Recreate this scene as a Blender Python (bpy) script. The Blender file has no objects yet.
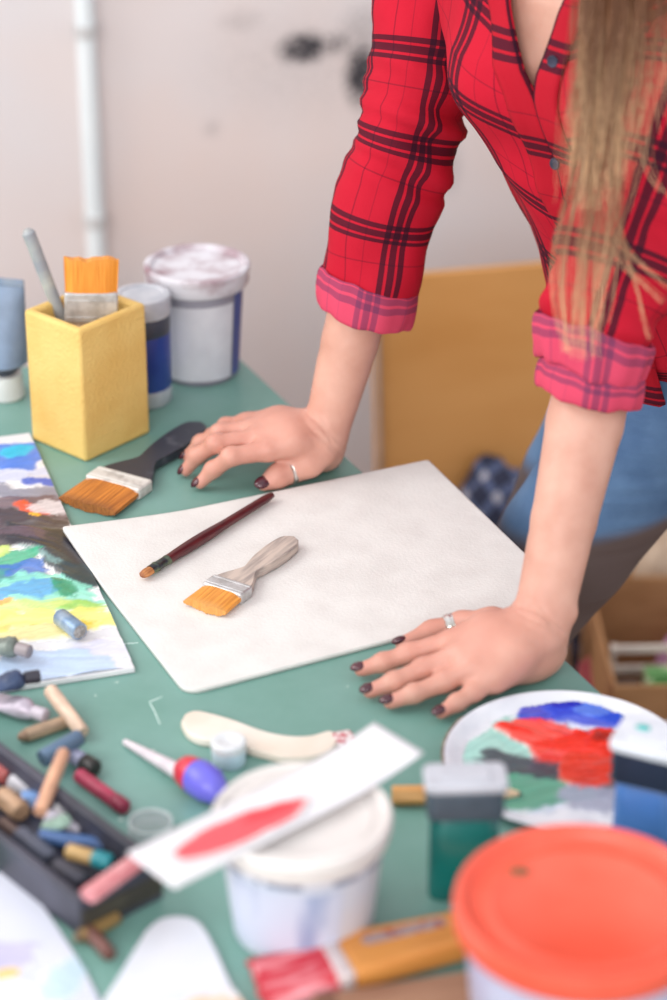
import bpy, math, random
import numpy as np
from mathutils import Vector, Matrix
random.seed(7); RNG = np.random.default_rng(11)
S = bpy.context.scene; COL = S.collection
PI = math.pi

# ------------------------------------------------------------------ camera, light, exposure
FPX = 2361.0; PITCH = math.radians(27.5); CAMZ = 1.75
cd = bpy.data.cameras.new('camera'); cam = bpy.data.objects.new('camera', cd); COL.objects.link(cam)
cam.location = (0, 0, CAMZ); cam.rotation_euler = (math.radians(90) - PITCH, 0, 0)
cd.sensor_fit = 'VERTICAL'; cd.sensor_height = 36; cd.sensor_width = 24; cd.lens = FPX / 1000 * 36
cd.clip_start = .05; cd.dof.use_dof = True; cd.dof.focus_distance = 2.04; cd.dof.aperture_fstop = 2.6
S.camera = cam
S.view_settings.view_transform = 'Standard'; S.view_settings.look = 'None'
S.view_settings.gamma = 1; S.view_settings.use_curve_mapping = False
S.view_settings.exposure = 0.22
w = bpy.data.worlds.new('world'); S.world = w; w.use_nodes = True
w.node_tree.nodes['Background'].inputs[0].default_value = (0.93, 0.95, 1.0, 1)
w.node_tree.nodes['Background'].inputs[1].default_value = 0.9
def area(name, loc, target, size, energy, color=(1, 1, 1)):
    l = bpy.data.lights.new(name, 'AREA'); l.shape = 'RECTANGLE'; l.size, l.size_y = size; l.energy = energy; l.color = color
    o = bpy.data.objects.new(name, l); COL.objects.link(o); o.location = loc
    o.rotation_euler = (Vector(target) - Vector(loc)).to_track_quat('-Z', 'Y').to_euler()
area('window_light', (-1.9, 1.7, 2.3), (.1, 1.9, .9), (1.6, 1.4), 28, (1, .985, .96))
area('front_fill_light', (-.9, -1.6, 2.3), (.2, 2.9, 1.0), (2.4, 1.6), 75, (1, .975, .95))  # unseen fill added behind the camera to brighten the back wall

# ------------------------------------------------------------------ pixel helpers (photo frame 667x1000)
_f = np.array([0, math.cos(PITCH), -math.sin(PITCH)]); _u = np.array([0, math.sin(PITCH), math.cos(PITCH)]); _C = np.array([0, 0, CAMZ])
TZ = .75
def ray(x, y): return _f + np.array([1., 0, 0]) * (x - 333.5) / FPX - _u * (y - 500) / FPX
def at(x, y, z=TZ):
    r = ray(x, y); return _C + r * ((z - CAMZ) / r[2])
def dp(x, y, d): return _C + ray(x, y) * d

# ------------------------------------------------------------------ colours and materials
def lin(c):
    return tuple((v / 255 / 12.92 if v / 255 <= .04045 else ((v / 255 + .055) / 1.055) ** 2.4) for v in c)
def rgba(c): return lin(c) + (1,)
def newmat(name):
    m = bpy.data.materials.new(name); m.use_nodes = True
    return m, m.node_tree.nodes, m.node_tree.links, m.node_tree.nodes['Principled BSDF']
def mat(name, c, rough=.5, c2=None, scale=20, bump=0, bscale=None, metal=0, trans=0, spec=.5, sss=0, stretch=(1, 1, 1), lo=.4, hi=.65, detail=5, alpha=None, ior=None):
    m, N, L, b = newmat(name)
    b.inputs['Base Color'].default_value = rgba(c); b.inputs['Roughness'].default_value = rough
    b.inputs['Metallic'].default_value = metal; b.inputs['Specular IOR Level'].default_value = spec
    if trans: b.inputs['Transmission Weight'].default_value = trans
    if ior: b.inputs['IOR'].default_value = ior
    if sss:
        b.inputs['Subsurface Weight'].default_value = sss; b.inputs['Subsurface Scale'].default_value = .01
        b.inputs['Subsurface Radius'].default_value = (1, .35, .2)
    if c2 or bump:
        tc = N.new('ShaderNodeTexCoord'); mp = N.new('ShaderNodeMapping'); mp.inputs['Scale'].default_value = stretch
        L.new(tc.outputs['Object'], mp.inputs[0])
    if c2:
        n = N.new('ShaderNodeTexNoise'); n.inputs['Scale'].default_value = scale; n.inputs['Detail'].default_value = detail
        L.new(mp.outputs[0], n.inputs['Vector'])
        r = N.new('ShaderNodeValToRGB'); r.color_ramp.elements[0].position = lo; r.color_ramp.elements[1].position = hi
        r.color_ramp.elements[0].color = rgba(c); r.color_ramp.elements[1].color = rgba(c2)
        L.new(n.outputs['Fac'], r.inputs[0]); L.new(r.outputs[0], b.inputs['Base Color'])
    if bump:
        n2 = N.new('ShaderNodeTexNoise'); n2.inputs['Scale'].default_value = bscale or scale; n2.inputs['Detail'].default_value = 4
        L.new(mp.outputs[0], n2.inputs['Vector'])
        bp = N.new('ShaderNodeBump'); bp.inputs['Strength'].default_value = bump; bp.inputs['Distance'].default_value = .002
        L.new(n2.outputs['Fac'], bp.inputs['Height']); L.new(bp.outputs[0], b.inputs['Normal'])
    return m
def attrmat(name, rough=.35, bump=0, bscale=200):
    m, N, L, b = newmat(name)
    a = N.new('ShaderNodeAttribute'); a.attribute_name = 'Col'
    L.new(a.outputs['Color'], b.inputs['Base Color']); b.inputs['Roughness'].default_value = rough
    if bump:
        n2 = N.new('ShaderNodeTexNoise'); n2.inputs['Scale'].default_value = bscale
        bp = N.new('ShaderNodeBump'); bp.inputs['Strength'].default_value = bump; bp.inputs['Distance'].default_value = .001
        tc = N.new('ShaderNodeTexCoord'); L.new(tc.outputs['Object'], n2.inputs['Vector'])
        L.new(n2.outputs['Fac'], bp.inputs['Height']); L.new(bp.outputs[0], b.inputs['Normal'])
    return m

# ------------------------------------------------------------------ object helpers
def thing(name, label, cat, loc=(0, 0, 0), rot=(0, 0, 0), group=None):
    o = bpy.data.objects.new(name, None); COL.objects.link(o); o.location = tuple(map(float, loc)); o.rotation_euler = rot
    o.empty_display_size = .02
    return tag(o, label, cat, group)
def tag(o, label, cat, group=None, kind=None):
    o['label'] = label; o['category'] = cat
    if group: o['group'] = group
    if kind: o['kind'] = kind
    return o
def struct(o):
    o['kind'] = 'structure'; return o
class MB:
    """collects shapes, then links them as ONE mesh object"""
    def __init__(s): s.v = []; s.f = []; s.uv = {}; s.col = None
    def add(s, vs, fs):
        n = len(s.v); s.v += [tuple(map(float, p)) for p in vs]; s.f += [tuple(i + n for i in f) for f in fs]; return n
    def box(s, c, d, rz=0):
        c = Vector(c); R = Matrix.Rotation(rz, 3, 'Z'); x, y, z = d[0] / 2, d[1] / 2, d[2] / 2
        vs = [c + R @ Vector((a * x, b * y, e * z)) for e in (-1, 1) for a, b in ((-1, -1), (1, -1), (1, 1), (-1, 1))]
        s.add(vs, [(3, 2, 1, 0), (4, 5, 6, 7), (0, 1, 5, 4), (1, 2, 6, 5), (2, 3, 7, 6), (3, 0, 4, 7)]); return s
    def prism(s, out, z0, z1):
        n = len(out); vs = [(x, y, z0) for x, y in out] + [(x, y, z1) for x, y in out]
        s.add(vs, [tuple(range(n - 1, -1, -1)), tuple(range(n, 2 * n))] + [(i, (i + 1) % n, n + (i + 1) % n, n + i) for i in range(n)]); return s
    def lathe(s, prof, n=40, c=(0, 0, 0), jit=0):
        vs = []; fs = []; idx = []
        for r, z in prof:
            if r < 1e-6: idx.append([len(vs)]); vs.append((c[0], c[1], c[2] + z))
            else:
                idx.append(list(range(len(vs), len(vs) + n)))
                vs += [(c[0] + r * math.cos(2 * PI * i / n), c[1] + r * math.sin(2 * PI * i / n), c[2] + z + jit * random.uniform(-1, 1)) for i in range(n)]
        for a, b in zip(idx, idx[1:]):
            for i in range(n):
                j = (i + 1) % n
                if len(a) == 1 and len(b) == 1: continue
                if len(a) == 1: fs.append((a[0], b[j], b[i]))
                elif len(b) == 1: fs.append((a[i], a[j], b[0]))
                else: fs.append((a[i], a[j], b[j], b[i]))
        s.add(vs, fs); return s
    def tube(s, pts, rad, n=10, cap=True, flat=1.0, up=(0, 0, 1)):
        pts = [Vector(p) for p in pts]; m = len(pts)
        if not hasattr(rad, '__len__'): rad = [rad] * m
        vs = []; fs = []; prev = None
        for i, p in enumerate(pts):
            t = (pts[min(i + 1, m - 1)] - pts[max(i - 1, 0)]).normalized()
            u = Vector(up) if prev is None else prev
            u = u - t * u.dot(t)
            if u.length < 1e-4: u = t.orthogonal()
            u.normalize(); prev = u; r = t.cross(u)
            for k in range(n):
                a = 2 * PI * k / n; vs.append(p + (r * math.cos(a) + u * math.sin(a) * flat) * rad[i])
        for i in range(m - 1):
            for k in range(n): fs.append((i * n + k, i * n + (k + 1) % n, (i + 1) * n + (k + 1) % n, (i + 1) * n + k))
        if cap: fs += [tuple(range(n - 1, -1, -1)), tuple(range((m - 1) * n, m * n))]
        s.add(vs, fs); return s
    def ellipsoid(s, c, r, R=None, nu=16, nv=10, noise=0):
        vs = []; fs = []; R = R or Matrix.Identity(3)
        for j in range(nv + 1):
            ph = PI * j / nv - PI / 2
            for i in range(nu):
                a = 2 * PI * i / nu; q = Vector((math.cos(ph) * math.cos(a) * r[0], math.cos(ph) * math.sin(a) * r[1], math.sin(ph) * r[2]))
                vs.append(Vector(c) + R @ (q * (1 + noise * random.uniform(-1, 1))))
        for j in range(nv):
            for i in range(nu): fs.append((j * nu + i, j * nu + (i + 1) % nu, (j + 1) * nu + (i + 1) % nu, (j + 1) * nu + i))
        s.add(vs, fs); return s
    def build(s, name, m, parent=None, smooth=True, bevel=0, sub=0, seg=2, ang=40):
        me = bpy.data.meshes.new(name); me.from_pydata(s.v, [], s.f); me.update()
        import bmesh
        bm = bmesh.new(); bm.from_mesh(me); bmesh.ops.remove_doubles(bm, verts=bm.verts, dist=1e-7)
        bmesh.ops.recalc_face_normals(bm, faces=bm.faces); bm.to_mesh(me); bm.free()
        return finish(me, name, m, parent, smooth, bevel, sub, seg, ang)
def finish(me, name, m, parent=None, smooth=True, bevel=0, sub=0, seg=2, ang=40):
    me.materials.append(m)
    o = bpy.data.objects.new(name, me); COL.objects.link(o)
    if parent is not None: o.parent = parent
    if bevel:
        b = o.modifiers.new('bevel', 'BEVEL'); b.width = bevel; b.segments = seg; b.limit_method = 'ANGLE'; b.angle_limit = math.radians(35)
    if sub:
        q = o.modifiers.new('sub', 'SUBSURF'); q.levels = q.render_levels = sub
    if smooth:
        me.polygons.foreach_set('use_smooth', [True] * len(me.polygons))
        if ang < 180 and not sub: me.set_sharp_from_angle(angle=math.radians(ang))
    return o
def gridmesh(name, V, m, parent=None, wrap=False, uv=None, col=None, keep=None, ang=180):
    """V: (a, b, 3) array of points -> one sheet mesh; wrap joins the second direction"""
    V = np.asarray(V, float); a, b = V.shape[:2]; fs = []; 
    for i in range(a - 1):
        for j in range(b if wrap else b - 1):
            if keep is not None and not keep[i, j]: continue
            fs.append((i * b + j, i * b + (j + 1) % b, (i + 1) * b + (j + 1) % b, (i + 1) * b + j))
    me = bpy.data.meshes.new(name); me.from_pydata(V.reshape(-1, 3).tolist(), [], fs); me.update()
    if uv is not None:
        U = np.asarray(uv, float); lay = me.uv_layers.new(name='UVMap'); data = np.zeros((len(me.loops), 2), np.float32); k = 0
        bu = U.shape[1]
        for i in range(a - 1):
            for j in range(b if wrap else b - 1):
                if keep is not None and not keep[i, j]: continue
                j2 = j + 1 if bu > b else (j + 1) % b
                data[k:k + 4] = (U[i, j], U[i, j2], U[i + 1, j2], U[i + 1, j]); k += 4
        lay.data.foreach_set('uv', data.ravel())
    if col is not None:
        at_ = me.color_attributes.new('Col', 'FLOAT_COLOR', 'POINT')
        c4 = np.ones((a * b, 4), np.float32); c4[:, :3] = np.asarray(col).reshape(-1, 3); at_.data.foreach_set('color', c4.ravel())
    if keep is not None:
        import bmesh
        bm = bmesh.new(); bm.from_mesh(me); bmesh.ops.delete(bm, geom=[v for v in bm.verts if not v.link_faces], context='VERTS'); bm.to_mesh(me); bm.free()
    return finish(me, name, m, parent, True, ang=ang)
def rrect(w, h, r, n=6):
    out = []
    for cx, cy, a0 in ((w / 2 - r, h / 2 - r, 0), (-w / 2 + r, h / 2 - r, 90), (-w / 2 + r, -h / 2 + r, 180), (w / 2 - r, -h / 2 + r, 270)):
        for i in range(n + 1):
            a = math.radians(a0 + 90 * i / n); out.append((cx + r * math.cos(a), cy + r * math.sin(a)))
    return out
def vnoise(x, y, seed=0, octaves=4):
    """value noise, numpy, about 0..1"""
    def h(i, j): 
        v = np.sin(i * 127.1 + j * 311.7 + seed * 74.7) * 43758.5453; return v - np.floor(v)
    t = 0; amp = .5; tot = 0
    for o in range(octaves):
        i = np.floor(x); j = np.floor(y); fx = x - i; fy = y - j; fx = fx * fx * (3 - 2 * fx); fy = fy * fy * (3 - 2 * fy)
        t = t + amp * ((h(i, j) * (1 - fx) + h(i + 1, j) * fx) * (1 - fy) + (h(i, j + 1) * (1 - fx) + h(i + 1, j + 1) * fx) * fy)
        tot += amp; amp *= .5; x = x * 2.03 + 5.1; y = y * 2.03 + 1.7
    return t / tot
def heading(a, b): return math.atan2(b[1] - a[1], b[0] - a[0])
def catmull(P, n):
    P = np.asarray(P, float); P = np.vstack([2 * P[0] - P[1], P, 2 * P[-1] - P[-2]]); m = len(P) - 3; out = []
    for q in np.linspace(0, m - 1e-9, n):
        i = int(q); t = q - i; a, b, c, d = P[i:i + 4]
        out.append(.5 * (2 * b + (c - a) * t + (2 * a - 5 * b + 4 * c - d) * t * t + (3 * b - a - 3 * c + d) * t ** 3))
    return np.array(out)

# ================================================================== the setting
M_floor = mat('floor_boards', (128, 100, 78), .55, (150, 122, 98), 6, stretch=(1, 8, 1), bump=.1)
MB().box((.2, 1.0, -.02), (9, 6.0, .04)).build('floor', M_floor, smooth=False); struct(bpy.data.objects['floor'])
WD = Vector((.96, .28, 0)).normalized(); WN = Vector((WD.y, -WD.x, 0))        # along the wall, out of the wall
WP = Vector((-.15, 3.0, 0)); WROT = math.atan2(WD.y, WD.x)
def onwall(px, py, off=0.0):
    r = Vector(ray(px, py)); c = Vector(_C); t = ((WP + WN * off) - c).dot(WN) / r.dot(WN); return c + r * t
def wall_local(px, py):
    p = onwall(px, py) - WP; return p.dot(WD), p.z
def wall_material():
    m, N, L, b = newmat('painted_wall'); b.inputs['Roughness'].default_value = .75
    tc = N.new('ShaderNodeTexCoord')
    n = N.new('ShaderNodeTexNoise'); n.inputs['Scale'].default_value = 2.2; n.inputs['Detail'].default_value = 3; L.new(tc.outputs['Object'], n.inputs['Vector'])
    r = N.new('ShaderNodeValToRGB'); r.color_ramp.elements[0].color = rgba((228, 212, 207)); r.color_ramp.elements[1].color = rgba((224, 218, 219))
    r.color_ramp.elements[0].position = .35; r.color_ramp.elements[1].position = .6; L.new(n.outputs['Fac'], r.inputs[0])
    fine = N.new('ShaderNodeTexNoise'); fine.inputs['Scale'].default_value = 130; fine.inputs['Detail'].default_value = 3; L.new(tc.outputs['Object'], fine.inputs['Vector'])
    total = None
    for px, py, rx, rz, amt in ((304, 48, .030, .018, 2.8), (334, 44, .032, .014, 1.4), (362, 74, .020, .036, 3.0), (362, 30, .03, .03, .8), (243, 22, .03, .016, .5), (388, 110, .03, .06, .8), (305, 62, .12, .07, .32), (212, 128, .012, .012, .4), (452, 168, .012, .03, .5)):
        x, z = wall_local(px, py)
        mp = N.new('ShaderNodeMapping'); mp.inputs['Location'].default_value = (-x / rx, 0, -z / rz); mp.inputs['Scale'].default_value = (1 / rx, 0, 1 / rz)
        L.new(tc.outputs['Object'], mp.inputs[0])
        ln = N.new('ShaderNodeVectorMath'); ln.operation = 'LENGTH'; L.new(mp.outputs[0], ln.inputs[0])
        mr = N.new('ShaderNodeMapRange'); mr.interpolation_type = 'SMOOTHSTEP'
        mr.inputs['From Min'].default_value = 0; mr.inputs['From Max'].default_value = 1.9; mr.inputs['To Min'].default_value = amt; mr.inputs['To Max'].default_value = 0
        L.new(ln.outputs['Value'], mr.inputs[0])
        if total is None: total = mr.outputs[0]
        else:
            a = N.new('ShaderNodeMath'); a.operation = 'MAXIMUM'; L.new(total, a.inputs[0]); L.new(mr.outputs[0], a.inputs[1]); total = a.outputs[0]
    mul = N.new('ShaderNodeMath'); mul.operation = 'MULTIPLY_ADD'; L.new(fine.outputs['Fac'], mul.inputs[0]); mul.inputs[1].default_value = 1.6; mul.inputs[2].default_value = -.35
    mm = N.new('ShaderNodeMath'); mm.operation = 'MULTIPLY'; mm.use_clamp = True; L.new(total, mm.inputs[0]); L.new(mul.outputs[0], mm.inputs[1])
    mx = N.new('ShaderNodeMix'); mx.data_type = 'RGBA'; L.new(mm.outputs[0], mx.inputs[0]); L.new(r.outputs[0], mx.inputs[6]); mx.inputs[7].default_value = rgba((52, 50, 56))
    L.new(mx.outputs[2], b.inputs['Base Color'])
    bp = N.new('ShaderNodeBump'); bp.inputs['Strength'].default_value = .15; bp.inputs['Distance'].default_value = .002; L.new(fine.outputs['Fac'], bp.inputs['Height']); L.new(bp.outputs[0], b.inputs['Normal'])
    return m
o = MB().box((.1, .05, 1.45), (7.6, .1, 2.9)).build('wall_back', wall_material(), smooth=False); o.location = WP; o.rotation_euler.z = WROT; struct(o)
M_base = mat('baseboard_paint', (176, 170, 172), .5, (186, 180, 182), 8)
o = MB().box((.1, -.008, .04), (7.6, .014, .08)).build('baseboard_back', M_base, bevel=.003); o.location = WP; o.rotation_euler.z = WROT; struct(o)
# white pipe on the wall
M_pipe = mat('white_pipe', (232, 238, 240), .35, (222, 230, 233), 5)
pp = onwall(90, 120, .02); t = thing('wall_pipe', 'white vertical pipe running up the wall behind the yellow box', 'pipe', (pp.x, pp.y, 0))
MB().tube([(0, 0, 0), (0, 0, 1.4), (0, 0, 2.88)], .0125, 20).build('pipe_run', M_pipe, t)
for py in (30, 221):
    z = onwall(90, py, .02).z
    mb = MB(); mb.lathe([(.0125, -.009), (.0155, -.008), (.0155, .008), (.0125, .009)], 24, (0, 0, z)); mb.box((0, .012, z), (.012, .022, .012)); mb.build('clamp', mat('pipe_clamp', (205, 205, 205), .4, (190, 190, 190), 9), t)
# leaning plywood panel
M_ply = mat('plywood', (208, 150, 86), .5, (198, 138, 72), 5, stretch=(1, 1, 3), lo=.35, hi=.7, bump=.03)
zt = .66
a = at(371, 276, zt); b = at(530, 262, zt); d = Vector(b - a); d.z = 0; d.normalize()
# push the panel back so its top rests near the wall
k = 1.0
for _ in range(60):
    zt2 = CAMZ - (CAMZ - zt) * k; q = Vector(at(371, 276, zt2)); 
    if (WP - q).dot(-WN) * -1 < 0: break
    if (q - WP).dot(WN) > .055: k *= 1.004
    else: break
t = thing('plywood_panel', 'orange plywood sheet leaning against the wall behind the person', 'board', (q.x, q.y, 0), (0, 0, math.atan2(d.y, d.x)))
PANZ = q.z
mb = MB(); tilt = .06
mb.add([(0, -tilt - .012, .0), (.95, -tilt - .012, 0), (.95, -tilt, 0), (0, -tilt, 0), (0, -.012, PANZ), (.95, -.012, PANZ), (.95, 0, PANZ), (0, 0, PANZ)],
       [(3, 2, 1, 0), (4, 5, 6, 7), (0, 1, 5, 4), (1, 2, 6, 5), (2, 3, 7, 6), (3, 0, 4, 7)])
mb.build('sheet', M_ply, t, bevel=.001)
mb = MB(); mb.tube([(.004, -tilt - .0145, .02), (.004, -.0145, PANZ - .004)], .003, 6); mb.build('edge_strip', mat('panel_edge', (170, 150, 140), .6, (150, 132, 124), 30), t)

# ================================================================== the table
E_ = Vector((.43, -.903, 0)).normalized(); B_ = Vector((-.903, -.43, 0)).normalized()
K = Vector((.011, 2.014, 0)) - E_ * .328
TROT = math.atan2(-B_.y, -B_.x)                                                 # local x = across (towards the person), local -y = along the edge
def table_material():
    m, N, L, b = newmat('green_table_top'); tc = N.new('ShaderNodeTexCoord')
    n = N.new('ShaderNodeTexNoise'); n.inputs['Scale'].default_value = 7; n.inputs['Detail'].default_value = 6; n.inputs['Roughness'].default_value = .65; L.new(tc.outputs['Object'], n.inputs['Vector'])
    r = N.new('ShaderNodeValToRGB'); e = r.color_ramp.elements; e[0].position = .3; e[0].color = rgba((102, 146, 134)); e[1].position = .72; e[1].color = rgba((122, 162, 154))
    L.new(n.outputs['Fac'], r.inputs[0]); base = r.outputs[0]
    def layer(base, scale, thr, wid, colr, amt, stretch=(1, 1, 1), kind='n'):
        mp = N.new('ShaderNodeMapping'); mp.inputs['Scale'].default_value = stretch; L.new(tc.outputs['Object'], mp.inputs[0])
        q = N.new('ShaderNodeTexNoise'); q.inputs['Scale'].default_value = scale; q.inputs['Detail'].default_value = 3; L.new(mp.outputs[0], q.inputs['Vector'])
        mr = N.new('ShaderNodeMapRange'); mr.inputs['From Min'].default_value = thr; mr.inputs['From Max'].default_value = thr + wid; mr.inputs['To Max'].default_value = amt; L.new(q.outputs['Fac'], mr.inputs[0])
        mx = N.new('ShaderNodeMix'); mx.data_type = 'RGBA'; L.new(mr.outputs[0], mx.inputs[0]); L.new(base, mx.inputs[6]); mx.inputs[7].default_value = rgba(colr); return mx.outputs[2]
    base = layer(base, 95, .74, .03, (205, 222, 214), .75)
    base = layer(base, 60, .745, .03, (58, 70, 72), .7, (1, 1.6, 1))
    base = layer(base, 22, .73, .05, (120, 96, 78), .5, (1.5, .8, 1))
    L.new(base, b.inputs['Base Color']); b.inputs['Roughness'].default_value = .42
    bp = N.new('ShaderNodeBump'); bp.inputs['Strength'].default_value = .12; bp.inputs['Distance'].default_value = .001; L.new(n.outputs['Fac'], bp.inputs['Height']); L.new(bp.outputs[0], b.inputs['Normal'])
    return m
M_table = table_material(); M_tleg = mat('table_leg_wood', (120, 98, 74), .6, (104, 84, 62), 9)
tt = thing('work_table', 'worn green painted work table the person leans on', 'table', (K.x, K.y, 0), (0, 0, TROT))
MB().box((-.45, -.75, TZ - .015), (.9, 1.5, .03)).build('tabletop', M_table, tt, smooth=False, bevel=.003)
mb = MB(); mb.box((-.45, -.09, .665), (.74, .02, .11)); mb.box((-.45, -1.41, .665), (.74, .02, .11)); mb.box((-.09, -.75, .665), (.02, 1.3, .11)); mb.box((-.81, -.75, .665), (.02, 1.3, .11))
mb.build('apron', M_tleg, tt, smooth=False)
for x in (-.09, -.81):
    for y in (-.09, -1.41):
        mb = MB(); mb.tube([(x, y, 0), (x, y, .4), (x, y, .719)], [.022, .026, .032], 4); mb.build('leg', M_tleg, tt, smooth=False, bevel=.003)
# thin pale scratches and chalk ticks on the table
M_chalk = mat('chalk_mark', (206, 226, 220), .8, (180, 208, 200), 200)
for pl in ([(150, 703), (155, 712), (160, 724)], [(149, 702), (162, 697)], [(124, 644), (138, 643)]):
    p = [at(*q, z=TZ) for q in pl]; p = [(*q[:2], TZ - .0001) for q in p]; mo = MB().tube(p, .0006, 6).build('scratch', M_chalk, tt)
    mo.matrix_parent_inverse = (Matrix.Translation((K.x, K.y, 0)) @ Matrix.Rotation(TROT, 4, 'Z')).inverted()

# ================================================================== shared materials for the tools
M_metal = mat('dull_ferrule', (205, 204, 204), .38, (176, 174, 172), 90, metal=.55, bump=.15)
M_wood = mat('pale_handle_wood', (205, 182, 158), .55, (172, 150, 132), 30, stretch=(1, 9, 9), bump=.1)
M_white = mat('white_board_ground', (222, 220, 216), .8, (214, 211, 207), 25, bump=.25, bscale=380)
M_black = mat('black_lacquer', (40, 42, 52), .35, (64, 66, 78), 40, lo=.5, hi=.8)
def bristle_mat(name, c1, c2, tipc, axis_len):
    m, N, L, b = newmat(name); tc = N.new('ShaderNodeTexCoord'); mp = N.new('ShaderNodeMapping'); mp.inputs['Scale'].default_value = (12, 520, 300); L.new(tc.outputs['Object'], mp.inputs[0])
    n = N.new('ShaderNodeTexNoise'); n.inputs['Scale'].default_value = 1; n.inputs['Detail'].default_value = 3; L.new(mp.outputs[0], n.inputs['Vector'])
    r = N.new('ShaderNodeValToRGB'); e = r.color_ramp.elements; e[0].position = .32; e[0].color = rgba(c1); e[1].position = .66; e[1].color = rgba(c2); L.new(n.outputs['Fac'], r.inputs[0])
    sx = N.new('ShaderNodeSeparateXYZ'); L.new(tc.outputs['Object'], sx.inputs[0])
    mr = N.new('ShaderNodeMapRange'); mr.interpolation_type = 'SMOOTHSTEP'; mr.inputs['From Min'].default_value = axis_len * .3; mr.inputs['From Max'].default_value = 0; mr.inputs['To Max'].default_value = .6; L.new(sx.outputs['X'], mr.inputs[0])
    mx = N.new('ShaderNodeMix'); mx.data_type = 'RGBA'; L.new(mr.outputs[0], mx.inputs[0]); L.new(r.outputs[0], mx.inputs[6]); mx.inputs[7].default_value = rgba(tipc); L.new(mx.outputs[2], b.inputs['Base Color'])
    b.inputs['Roughness'].default_value = .55
    bp = N.new('ShaderNodeBump'); bp.inputs['Strength'].default_value = .7; bp.inputs['Distance'].default_value = .0015; L.new(n.outputs['Fac'], bp.inputs['Height']); L.new(bp.outputs[0], b.inputs['Normal'])
    return m
def bristles(L0, w0, w1, th0, th1, zc0, zc1, n=42, rag=.003):
    """a combed block of hair: X runs from the tip (0) to the ferrule (L0); each lock ends at its own length"""
    mb = MB(); vs = []; seg = 6
    ph = random.uniform(0, 6); tip = [rag * (.35 * random.random() + .5 * math.sin(i * .21 + ph) + .25 * math.sin(i * .55 + ph)) for i in range(n + 1)]
    ring = []
    for i in range(seg + 1):
        q = i / seg; row = []
        for side in (1, -1):
            for j in (range(n + 1) if side == 1 else range(n, -1, -1)):
                y = (j / n - .5) * (w0 + (w1 - w0) * q); x = L0 * q + (tip[j] * (1 - q) ** 2 if side == 1 else tip[j] * (1 - q) ** 2 * .7)
                th = th0 + (th1 - th0) * q; edge = max(.35, 1 - (abs(j / n - .5) * 2) ** 6)
                row.append((x, y, zc0 + (zc1 - zc0) * q + side * th / 2 * edge + (random.uniform(-.0004, .0004) if i == 0 else 0)))
        ring.append(row)
    m = len(ring[0])
    for r in ring: vs += r
    fs = [(i * m + k, i * m + (k + 1) % m, (i + 1) * m + (k + 1) % m, (i + 1) * m + k) for i in range(seg) for k in range(m)]
    for j in range(n): fs.append((j, m - 1 - j, m - 2 - j, j + 1))
    mb.add(vs, fs); return mb
def flat_brush(label, tip, end, width, bl, fl, th, m_br, m_fe, m_ha, zb, group=None, neck=.3, bulb=.55, cat='brush', name='flat_brush', rot=None, hole=False, rootw=None):
    """X from bristle tip to handle end; lies flat on height zb unless rot is given"""
    tip = Vector(tip); end = Vector(end); Lg = (end.xy - tip.xy).length
    t = thing(name, label, cat, (tip.x, tip.y, zb), rot or (0, 0, heading(tip, end)), group)
    z = th / 2
    bristles(bl + .004, width * 1.03, width * .97, th * .75, th * .95, z * .8, z).build('bristles', m_br, t, ang=50)
    mb = MB(); out = [(bl + x + fl / 2, y) for x, y in rrect(fl, width, .0025, 3)]; mb.prism(out, 0, th); mb.build('ferrule', m_fe, t, bevel=.0016)
    for q in (.25, .8):
        mb = MB(); mb.box((bl + fl * q, 0, th), (.0012, width * .96, .0009)); mb.build('crimp', m_fe, t, bevel=.0003)
    x0 = bl + fl - .003; HL = Lg - x0; out = []; pts = []
    for i in range(25):
        q = i / 24
        a = (1 - q / .34) if q < .34 else 0; a = a * a * (3 - 2 * a)
        bmp = math.sin(PI * min(1, max(0, (q - .3) / .78))) ** .8
        y = width / 2 * (a * .9 + (1 - a) * (neck + (bulb - neck) * bmp)); 
        if q > .9: y *= math.sqrt(max(0, 1 - ((q - .9) / .1) ** 2)) * .98 + .02
        pts.append((x0 + HL * q, y))
    out = pts + [(x, -y) for x, y in reversed(pts)]
    mb = MB(); mb.prism(out, z - th * .42, z + th * .42); mb.build('handle', m_ha, t, bevel=.0028, seg=3)
    return t

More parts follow.
